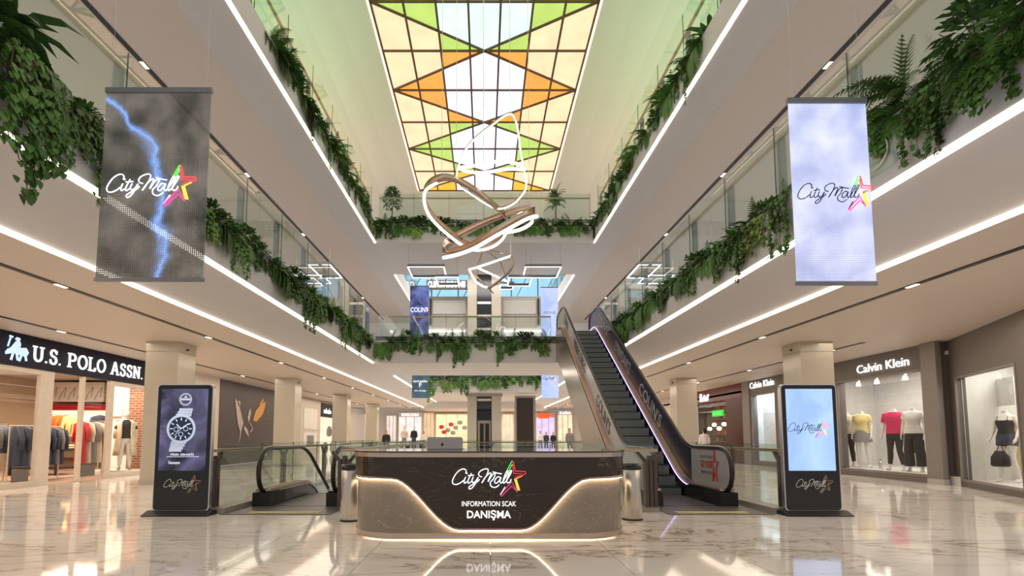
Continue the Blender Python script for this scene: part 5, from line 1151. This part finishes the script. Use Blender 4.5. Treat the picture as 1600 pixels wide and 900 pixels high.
far_shop(565, 580, 646, 'pale pink lit shopfront at the far left beyond the third pillar', (1,.82,.75), .8)
far_shop(603, 620, 648, 'narrow pale lit shopfront beside the fourth left pillar', (1,.80,.72), .75)
far_shop(622, 660, 644, 'far white lit shopfront with a small sign left of the hall centre', (1,.86,.80), .8, sign='BONPAS MOBAS')
far_shop(661, 679, 644, 'far warm orange shopfront left of the hall centre', (1,.66,.38), .7)
far_shop(680, 732, 646, 'far bright yellow lit shop with round displays', (1,.76,.42), 1.0)
far_shop(784, 803, 646, 'far cream shopfront right of the lift tower', (1,.80,.55), .75)
far_shop(836, 868, 645, 'far shopfront with orange fascia and violet window', (.78,.62,1.0), .85, sign='AKUAN', sw=M_['neonr'])
a = at(841, 646, 47.3); b = at(858, 654, 47.3); o = MB().box(a.x, b.x, 47.2, 47.3, b.z, a.z).build('fascia_panel', mat('orange_board', (.9,.12,.02), .5, emit=(1,.14,.03), strength=.4)); tag(o, 'orange fascia panel over the violet far shopfront', 'sign board')
far_shop(870, 896, 641, 'far warm shopfront with a dark sign beside the escalator', (1,.78,.52), .85, sign='all LeAlEarla')
for i, (u, y) in enumerate(((705,663),(712,668),(700,672),(690,667),(719,660),(726,668),(694,675),(708,676))):
    p = at(u, y, 47.2); o = MB().lathe([(.05,0),(.22,.08),(.22,.3),(.05,.38)], (p.x, 47.2, p.z-.2), 10).build('round_display', M_['greyc'] if i % 3 else M_['red']); tag(o, 'round display item against the bright yellow far shop, %s' % ['by the shelf top', 'lower centre', 'upper left of centre', 'at the far left', 'uppermost right', 'at the far right', 'lowest left', 'lowest centre'][i], 'display item', 'round displays in the yellow far shop')
FG = [(604, 33, 'person', 'person in a black coat standing behind the far railing on the left', dict(top=M_['blackc'], bottom=(M_['blackc'], 'slim'), hairm=M_['hair']), 0, 1.66),
 (632, 42, 'mannequin', 'far mannequin in a pale top, left one of two before the white shopfront', dict(top=M_['beige'], bottom=(M_['greyc'], 'slim'), hairm=M_['hair']), .15, 1.9),
 (647, 42, 'mannequin', 'far mannequin in a dark patterned top, right one of two before the white shopfront', dict(top=M_['blackc'], bottom=(M_['denim'], 'slim'), hairm=M_['hair']), .15, 1.9),
 (662, 43, 'person', 'person in a pale top before the far orange shopfront', dict(top=M_['whitec'], bottom=(M_['denim'], 'slim'), hairm=M_['hair']), 0, 1.7),
 (844, 45, 'person', 'person in white before the violet far shopfront', dict(top=M_['whitec'], bottom=(M_['greyc'], 'slim'), hairm=M_['hair']), 0, 1.75),
 (853, 45, 'person', 'person in a dark top before the violet far shopfront, in the middle', dict(top=M_['denim'], bottom=(M_['denim'], 'slim'), hairm=M_['hair']), 0, 1.65),
 (864, 45, 'person', 'person in a dark coat before the violet far shopfront, nearest the escalator', dict(top=M_['blackc'], bottom=(M_['blackc'], 'slim'), hairm=M_['hair']), 0, 1.65),
 (890, 32, 'person', 'person in a grey coat standing at the foot of the rising escalator truss', dict(top=M_['greyc'], bottom=(M_['greyc'], 'slim'), hairm=M_['hair']), 0, 1.75)]
for u, Y, nm, l, kw, z, h in FG: figure(nm, l, nm, ((u-757)/FPX*Y, Y, z), R.uniform(-.4, .4), M_['face'] if nm == 'person' else WM, h=h, fingers=False, sleeve=1.0, **kw)
for u in (632, 647): x = (u-757)/FPX*42; o = MB().box(x-.4, x+.4, 41.7, 42.3, 0, .15).build('plinth', M_['white']); tag(o, 'low white plinth under the %s far mannequin' % ('pale-topped' if u == 632 else 'dark-topped'), 'plinth')
# lift tower and dark screen
lt = thing('lift_tower', 'beige clad lift tower with a dark glazed slot in the hall centre', 'lift', (0, 35, 0))
for z0, z1, q in ((0, 4.08, 0), (5.06, 12.9, 1)):
    MB().box(-1.13, -.52, 34, 36, z0, z1).build('clad_column', M_['column'], lt); MB().box(.48, 1.11, 34, 36, z0, z1).build('clad_column', M_['column'], lt); MB().box(-.52, .48, 34.2, 36, z0, z1).build('dark_shaft', M_['black'], lt)
for z in (2.9, 3.6, 6.9, 7.5, 8.4, 9.3, 10.2): MB().box(-.48, .44, 34.12, 34.2, z, z+.16).build('shaft_bar', M_['steel'] if z != 2.9 else M_['navy'], lt)
MB().box(-.45, .42, 34.1, 34.19, .0, 2.3).build('lift_door', mat('lift_door', (.30,.24,.2), .4), lt)
for x in (-.3, .06): MB().box(x, x+.24, 34.05, 34.1, .1, 2.1).build('door_glass', M_['black'], lt)
MB().box(-1.25, 1.2, 33.95, 36, 3.9, 4.09).build('tower_collar', M_['curb'], lt)
ds = thing('dark_screen', 'tall dark framed panel right of the lift tower', 'panel', (2.7, 34, 0)); MB().box(2.0, 3.4, 34, 34.2, 0, 3.95).build('frame', M_['curb'], ds); MB().box(2.14, 3.24, 33.97, 34, .15, 3.8).build('panel', mat('bronze_glass', (.03,.018,.012), .3), ds)
# upper far wall
ybox('wall_far_upper', -11.8, 11.8, 36.2, 36.5, 5.03, 11.3, M_['plaster']); ybox('wall_far_top', -11.8, 11.8, 36.2, 36.5, 12.95, 15, M_['plaster'])
for s in (-1, 1): ybox('wall_far_return_%s' % SN[s], min(s*11.8, s*11.5), max(s*11.8, s*11.5), 33, 36.5, 5.03, 15, M_['plaster'])
ybox('ceiling_far_upper', -11.8, 11.8, 33, 36.5, 14.6, 14.8, M_['vault'])
cw = struct(thing('window_5', None, None, (0, 36.4, 11.3)))
for k in range(12):
    x0 = -11.5 + k*1.92; MB().box(x0+.04, x0+1.88, 36.35, 36.4, 11.32, 12.93).build('pane', M_['winb'], cw)
    MB().box(x0-.04, x0+.04, 36.25, 36.45, 11.3, 12.95).build('mullion', M_['postgrey'], cw)
    MB().bar((x0+.4, 36.3, 11.32), (x0+1.2, 36.3, 12.9), .05, .04, (0,1,0)).build('brace', M_['postgrey'], cw)
for (x0, x1, z0, z1) in ((-3.7, -1.35, 10.0, 11.0), (-3.7, -1.35, 8.95, 9.9), (1.35, 3.7, 10.0, 11.0), (1.35, 3.7, 8.95, 9.9)):
    o = MB().box(x0, x1, 36.1, 36.2, z0, z1).build('wall_panel', M_['white'] if z0 > 9.5 else M_['cream']); tag(o, '%s rectangular panel on the far upper wall, %s of the tower' % ('upper pale' if z0 > 9.5 else 'lower beige', 'left' if x0 < 0 else 'right'), 'panel')
for s in (-1, 1):
    o = MB().box(min(s*1.4, s*5), max(s*1.4, s*5), 36.0, 36.2, 8.7, 8.78).build('light_bar', M_['ledn']); tag(o, 'thin horizontal light bar on the far upper wall %s of the tower' % SN[s], 'light')
    o = MB().box(min(s*3.8, s*3.9), max(s*3.8, s*3.9), 36.0, 36.15, 9.2, 11.1).build('dark_pilaster', M_['blackm']); tag(o, 'thin dark vertical strip on the far upper wall %s of the tower' % SN[s], 'trim')
t = thing('shop_sign', 'white lit sign below the upper bridge left of the tower', 'sign', (-2.7, 34.6, 11.6)); MB().box(-4.0, -1.2, 34.6, 34.7, 11.35, 12.0).build('board', M_['grey'], t); put_text('CLEFRONDEMANIS', .5, (-2.6, 34.56, 11.7), (1,0,0), (0,0,1), M_['signw'], t, extrude=.03, bold=.03, width=2.6, height=.45)
for x in (-3.9, -1.3): MB().box(x, x+.05, 34.6, 36.2, 11.6, 11.65).build('bracket', M_['steel'], t)
# first-floor shop signs and fronts along the galleries
for s in (-1, 1):
    x = s*11.4
    for i, (y0, y1) in enumerate(((2.5, 8.2), (9, 14.5), (15.5, 21), (22, 29))):
        o = thing('upper_shopfront', 'pale lit first-floor shopfront number %s from the near end behind the %s balustrade' % (['one', 'two', 'three', 'four'][i], SN[s]), 'shop', (x, y0, 5.05))
        MB().box(min(x, x-s*.1), max(x, x-s*.1), y0, y1, 5.05, 7.6).build('front', M_['white'] if (i+(s > 0)) % 2 else M_['cream'], o)
        MB().box(min(x-s*.1, x-s*.14), max(x-s*.1, x-s*.14), y0+.4, y1-.4, 5.2, 7.0).build('lit_window', emis('upper_window', (.85,.9,1) if s > 0 else (1,.9,.8), .55, .15), o)
        if s < 0 and i < 2: put_text('HEN', .7, (x+.16, y0+1.6+i*1.0, 7.3), (0,1,0), (0,0,1), M_['signb'], o, extrude=.03, width=1.8, height=.45)
# ventilation roundels beside the banners
for s, (u, y) in ((-1, (147, 222)), (1, (1378, 240))):
    pass

# ================================================================ PLANTS
def leaf(mb, p, d, L_, w_, droop=.5, n=3, up=Vector((0,0,1)), fold=.15):
    d = Vector(d).normalized(); p = Vector(p); sd = d.cross(up); sd = sd.normalized() if sd.length > 1e-4 else Vector((1,0,0))
    W = [.25, 1.0, .75, 0] if n == 3 else [.5, 1, 0]; vs = []; fs = []; q = p.copy(); dd = d.copy()
    for i in range(n+1):
        wv = W[i]*w_/2; vs += [q - sd*wv + Vector((0,0,fold*wv)), q + sd*wv + Vector((0,0,fold*wv))]
        dd = (dd + Vector((0,0,-droop/n))).normalized(); q = q + dd*(L_/n)
    for i in range(n): fs.append((2*i, 2*i+1, 2*i+3, 2*i+2))
    mb.add(vs, fs)
def ivyleaf(mb, p, nrm, s_):
    a = Vector(nrm).normalized(); t = a.cross(Vector((0,0,1))); t = t.normalized() if t.length > .1 else Vector((1,0,0)); b = Vector((0,0,-1)) + a*.25
    pts = [(0, -.1), (.5, .05), (.38, .45), (0, 1.0), (-.38, .45), (-.5, .05)]
    mb.add([Vector(p) + t*x*s_ + b*y*s_ for x, y in pts], [(0,1,2,3), (0,3,4,5)])
def ivy_mesh(seed, L_=.8, n=9, dens=26, size=.06, wid=.34):
    r = random.Random(seed); mb = MB()
    for k in range(n):
        x = r.uniform(-wid/2, wid/2); y = r.uniform(-.05, .12); ln = L_*r.uniform(.35, 1); pts = []; q = Vector((x, y+.06, .06))
        for i in range(9):
            t = i/8; pts.append(Vector((x + .05*sin(t*5+seed+k), -.03 - .09*min(1, t*3) + r.uniform(-.015,.015) + .0, .10*sin(min(1, t*2)*pi) - ln*max(0, t-.12))))
        mb.tube(pts, .004, 3, mi=1)
        for i in range(int(dens*ln/L_)):
            t = r.random()**.85*7.999; a = int(t); p = pts[a].lerp(pts[a+1], t-a) + Vector((r.uniform(-.05,.05), r.uniform(-.04,.025), r.uniform(-.02,.02)))
            ivyleaf(mb, p, (r.uniform(-.7,.7), -1, r.uniform(-.2,.8)), size*r.uniform(.6,1.25))
    return mb
def fern_mesh(seed, n=13, L_=.55):
    r = random.Random(seed); mb = MB()
    for k in range(n):
        a = r.uniform(0, 2*pi); el = r.uniform(.25, 1.35); ln = L_*r.uniform(.6,1.1); d = Vector((cos(a)*cos(el), sin(a)*cos(el)-.25, sin(el))).normalized(); q = Vector((0,0,0)); pts = [q.copy()]
        for i in range(14):
            d = (d + Vector((0,0,-.13))).normalized(); q = q + d*ln/14; pts.append(q.copy())
            sd = d.cross(Vector((0,0,1))).normalized(); w_ = .10*ln/.5*sin(pi*min(1,(i+2)/15.5)) + .012
            for s in (-1, 1):
                e = sd*s + d*.45; e.normalize(); nn = d*.028*ln/.5
                mb.add([q-nn*.5, q+nn*.5, q+e*w_+Vector((0,0,-.02))], [(0,1,2)])
        mb.tube(pts[::2], .0035, 3, mi=1)
    return mb
def broad_mesh(seed, n=16, L_=.5, w_=.075, up=.8):
    r = random.Random(seed); mb = MB()
    for k in range(n):
        a = r.uniform(0, 2*pi); el = r.uniform(.1, up+.5); leaf(mb, (r.uniform(-.05,.05), r.uniform(-.04,.04), .0), (cos(a)*cos(el), sin(a)*cos(el)-.25, sin(el)), L_*r.uniform(.6,1.1), w_*r.uniform(.7,1.2), r.uniform(.8,2.0))
    return mb
def bush_mesh(seed, n=300, R_=.27, size=.085):
    r = random.Random(seed); mb = MB()
    for k in range(n):
        a = r.uniform(0, 2*pi); el = r.uniform(-.7, 1.4); q = Vector((cos(a)*cos(el), sin(a)*cos(el), sin(el))); p = q*R_*r.uniform(.5,1); p.z += .12
        leaf(mb, p, q + Vector((r.uniform(-.4,.4), r.uniform(-.4,.4), r.uniform(-.3,.5))), size*r.uniform(.7,1.4), size*.5, .8, 2)
    for k in range(7):
        a = r.uniform(0, 2*pi); mb.tube([(0,0,-.05), (cos(a)*R_*.4, sin(a)*R_*.4, .12), (cos(a)*R_*.8, sin(a)*R_*.8, .25)], .003, 4, mi=1)
    return mb
def trail_mesh(seed, L_=.75, n=16):       # drooping narrow fronds
    r = random.Random(seed); mb = MB()
    for k in range(n):
        x = r.uniform(-.16, .16); d = Vector((r.uniform(-.5,.5), -.8, .5)).normalized(); q = Vector((x, .02, .02)); ln = L_*r.uniform(.5, 1); pts = [q.copy()]
        for i in range(16):
            d = (d + Vector((r.uniform(-.03,.03), .07 if i > 2 else 0, -.34))).normalized(); q = q + d*ln/16; pts.append(q.copy())
            sd = Vector((1, .2, 0)).normalized(); w_ = .07*sin(pi*min(1,(i+3)/18.5))+.012
            for s in (-1, 1): mb.add([q, q - d*.03, q+sd*s*w_+d*.02], [(0,1,2)])
        mb.tube(pts[::3], .003, 3, mi=1)
    return mb
KINDS = {}
def reg(k, builders, ms):
    L_ = []
    for b in builders:
        me = b.mesh(k, False)
        for m in (ms, 'bark'): me.materials.append(M_[m])
        me.polygons.foreach_set('material_index', b.m); L_.append(me)
    KINDS[k] = L_
reg('trailing_ivy', [ivy_mesh(i, L_=[.7,.95,.55,1.1][i], n=13, dens=46, size=.056) for i in range(4)], 'ivy')
reg('pale_ivy', [ivy_mesh(20+i, L_=.75, n=8, dens=30, size=.075) for i in range(2)], 'pale')
reg('fern', [fern_mesh(i, 22, .55) for i in range(3)], 'fern')
reg('broadleaf_plant', [broad_mesh(i, 30, .48, .085) for i in range(3)], 'broad')
reg('bushy_plant', [bush_mesh(i) for i in range(3)], 'shrub')
reg('trailing_fern', [trail_mesh(i, L_=[.6,.85,.5][i], n=26) for i in range(3)], 'fern')
PL = {'trailing_ivy': 'dark trailing ivy', 'pale_ivy': 'yellow-green trailing ivy', 'fern': 'arching fern', 'broadleaf_plant': 'broad-leaved plant', 'bushy_plant': 'dense bushy plant', 'trailing_fern': 'drooping frond plant'}
PP = {'trailing_ivy': 'ivies', 'pale_ivy': 'pale ivies', 'fern': 'ferns', 'broadleaf_plant': 'broad-leaved plants', 'bushy_plant': 'bushy plants', 'trailing_fern': 'drooping fronds'}
def plant(kind, loc, rz, sc, where, v=None, end='near'):
    me = KINDS[kind][R.randrange(len(KINDS[kind])) if v is None else v]; o = link_mesh(kind, me); o.location = loc; o.rotation_euler = (0, 0, rz); o.scale = (sc*R.choice((1, 1.1)), sc, sc*R.uniform(.9, 1.1))
    tag(o, '%s %s from the %s end on %s' % (order(('pl', kind, where)) if where != 'x' else '', PL[kind], end, where), 'plant', PP[kind] + ' along ' + where); return o
def garland_side(s, g, Y0, Y1, step, where, gaps=(), sc=1.0):
    Y = Y0
    while Y < Y1:
        if not any(a < Y < b for a, b in gaps):
            face = -s*pi/2*-1    # local -y points into the atrium
            rz = -pi/2 if s > 0 else pi/2
            x = side(s, XA+.06, Y); z = g['zt']
            big = R.random()
            plant(R.choices(['trailing_ivy','trailing_fern','pale_ivy'], [5,4,1])[0], (x, Y, z-.03), rz+R.uniform(-.2,.2), sc*(R.choice([.6,.8,1.0,1.15]) if g is G1 else R.choice([.35,.45,.6,.7])), where)
            plant(R.choices(['fern','broadleaf_plant','bushy_plant','trailing_fern'], [4,3,4,1])[0], (x+s*.07, Y+step*.5, z+.0), rz+R.uniform(-.4,.4), sc*R.uniform(.65, 1.0), where)
        Y += step*R.uniform(.8, 1.2)
garland_side(-1, G1, 4.3, 19.6, .30, 'the left first-floor parapet', [(6.35, 7.95)], 1.0)
garland_side(1, G1, 4.1, 19.7, .30, 'the right first-floor parapet', [(6.0, 7.6)], 1.0)
garland_side(-1, G2, 10.0, 19.7, .29, 'the left upper parapet', (), 1.3)
garland_side(1, G2, 10.0, 19.7, .29, 'the right upper parapet', (), 1.3)
def garland_front(g, Yf, x0, x1, step, where, sc=1.0):
    x = x0
    while x < x1:
        plant(R.choices(['trailing_ivy','trailing_fern','pale_ivy'], [5,4,1])[0], (x, Yf+.05, g['zt']-.03), R.uniform(-.2,.2), sc*R.choice([.5,.7,.9,1.1]), where, end='left')
        plant(R.choices(['fern','broadleaf_plant','bushy_plant','trailing_fern'], [4,3,4,1])[0], (x+step*.5, Yf+.12, g['zt']), R.uniform(-.4,.4), sc*R.uniform(.85,1.25), where, end='left')
        x += step*R.uniform(.8, 1.2)
garland_front(G1, 19.9, -4.15, 2.5, .34, 'the front of the first-floor bridge'); garland_front(G2, 19.9, -4.2, 4.2, .36, 'the front of the upper bridge'); garland_front(G1, 33.1, -3.5, 3.6, .55, 'the back first-floor crossing', 1.3)
def special(kind, u, y, Y, rz, sc, label, v=0):
    p = at(u, y, Y); o = plant(kind, p, rz, sc, 'x', v); o['label'] = label; del o['group']; return o
x = side(-1, XA, 4.9)
special('trailing_ivy', 52, 120, 4.75, pi/2, 1.35, 'longest ivy trail hanging in the upper left corner of the hall', 3); special('trailing_ivy', 30, 95, 4.55, pi/2, 1.2, 'second long ivy trail in the far upper left corner', 1)
special('bushy_plant', 1545, 90, 4.45, -pi/2, 1.5, 'large dark bushy plant in the upper right corner on the parapet', 0); special('trailing_ivy', 1540, 110, 4.5, -pi/2, 1.0, 'ivy trail under the bushy plant in the upper right corner', 0)
special('fern', 1410, 150, 5.5, -pi/2, 1.25, 'large fern next to the pale curtain on the right parapet', 0); special('trailing_ivy', 1440, 165, 5.25, -pi/2, .9, 'ivy trail beneath the large fern on the right parapet', 1)
special('broadleaf_plant', 15, 40, 4.6, pi/2, 1.3, 'large broad-leaved plant in the upper left corner of the hall', 1)
for X, l, k in ((-3.9, 'tall leafy potted plant on the left end of the upper bridge', 'bushy_plant'), (3.0, 'tall potted fern on the right part of the upper bridge', 'fern')):
    t = thing('potted_plant', l, 'plant', (X, 20.9, 9.86)); MB().lathe([(.13,0),(.17,.05),(.2,.45),(.18,.46)], (X, 20.9, 9.86), 14).build('pot', M_['curb'], t); MB().tube([(X, 20.9, 10.3), (X+.02, 20.9, 10.9)], .025, 6).build('stem', M_['bark'], t)
    for q in range(2): o = link_mesh('foliage', KINDS[k][q], t); o.location = (0, 0, 1.05+q*.35); o.scale = (1.5-.3*q,)*3; o['kind'] = 'stuff'
for s, Y in ((-1, 5.95), (1, 5.85)):
    X = side(s, XA-.012, Y); t = thing('roundel_plaque', 'clear square plaque with a ring on the %s parapet behind the curtain' % SN[s], 'plaque', (X, Y, 4.5))
    MB().box(X-.006, X+.006, Y-.3, Y+.3, 4.30, 4.84).build('clear_plate', M_['glass'], t); MB().tube([(X-s*.012, Y+.2*cos(q), 4.57+.2*sin(q)) for q in [2*pi*k/28 for k in range(28)]], .012, 6, closed=True).build('ring', M_['steel'], t)
#---LIGHTS---
for s in (-1, 1):
    area_light('fill_ground_ceiling', (side(s, 6.6, 24), 24, 3.60), 1.4, 42, 300, (1, .84, .68)); area_light('fill_ground_shopside', (side(s, 9.75, 24), 24, 3.60), 1.5, 42, 320, (1, .84, .68)); area_light('fill_first_ceiling', (side(s, 8.2, 17), 17, 8.58), 4.0, 30, 330, (1, .93, .87))  # unseen light sheets added under the gallery ceilings for general brightness
    for Y, c in ((5, (1, 1, .85)), (11, (.55, 1, .66)), (17, (.70, 1, .62)), (23, (1, .85, .64)), (29, (1, .76, .58))):
        area_light('fill_vault', (s*8.8, Y, 10.1), 1.2, 5.0, 105, c, (0, pi, 0))  # unseen upward area lights added to brighten and tint the vault
area_light('fill_bridge', (0, 22, 3.98), 5, 1.5, 70, (1, .9, .78)); area_light('fill_back_crossing', (0, 37, 3.98), 5, 5, 200, (1, .85, .68)); area_light('fill_far_hall', (0, 29, 12.8), 6, 4, 500, (1, .93, .86)); area_light('fill_far_shops', (0, 45, 3.4), 8, 3, 200, (1, .85, .65))  # unseen fill lights added to brighten the bridge underside and far hall
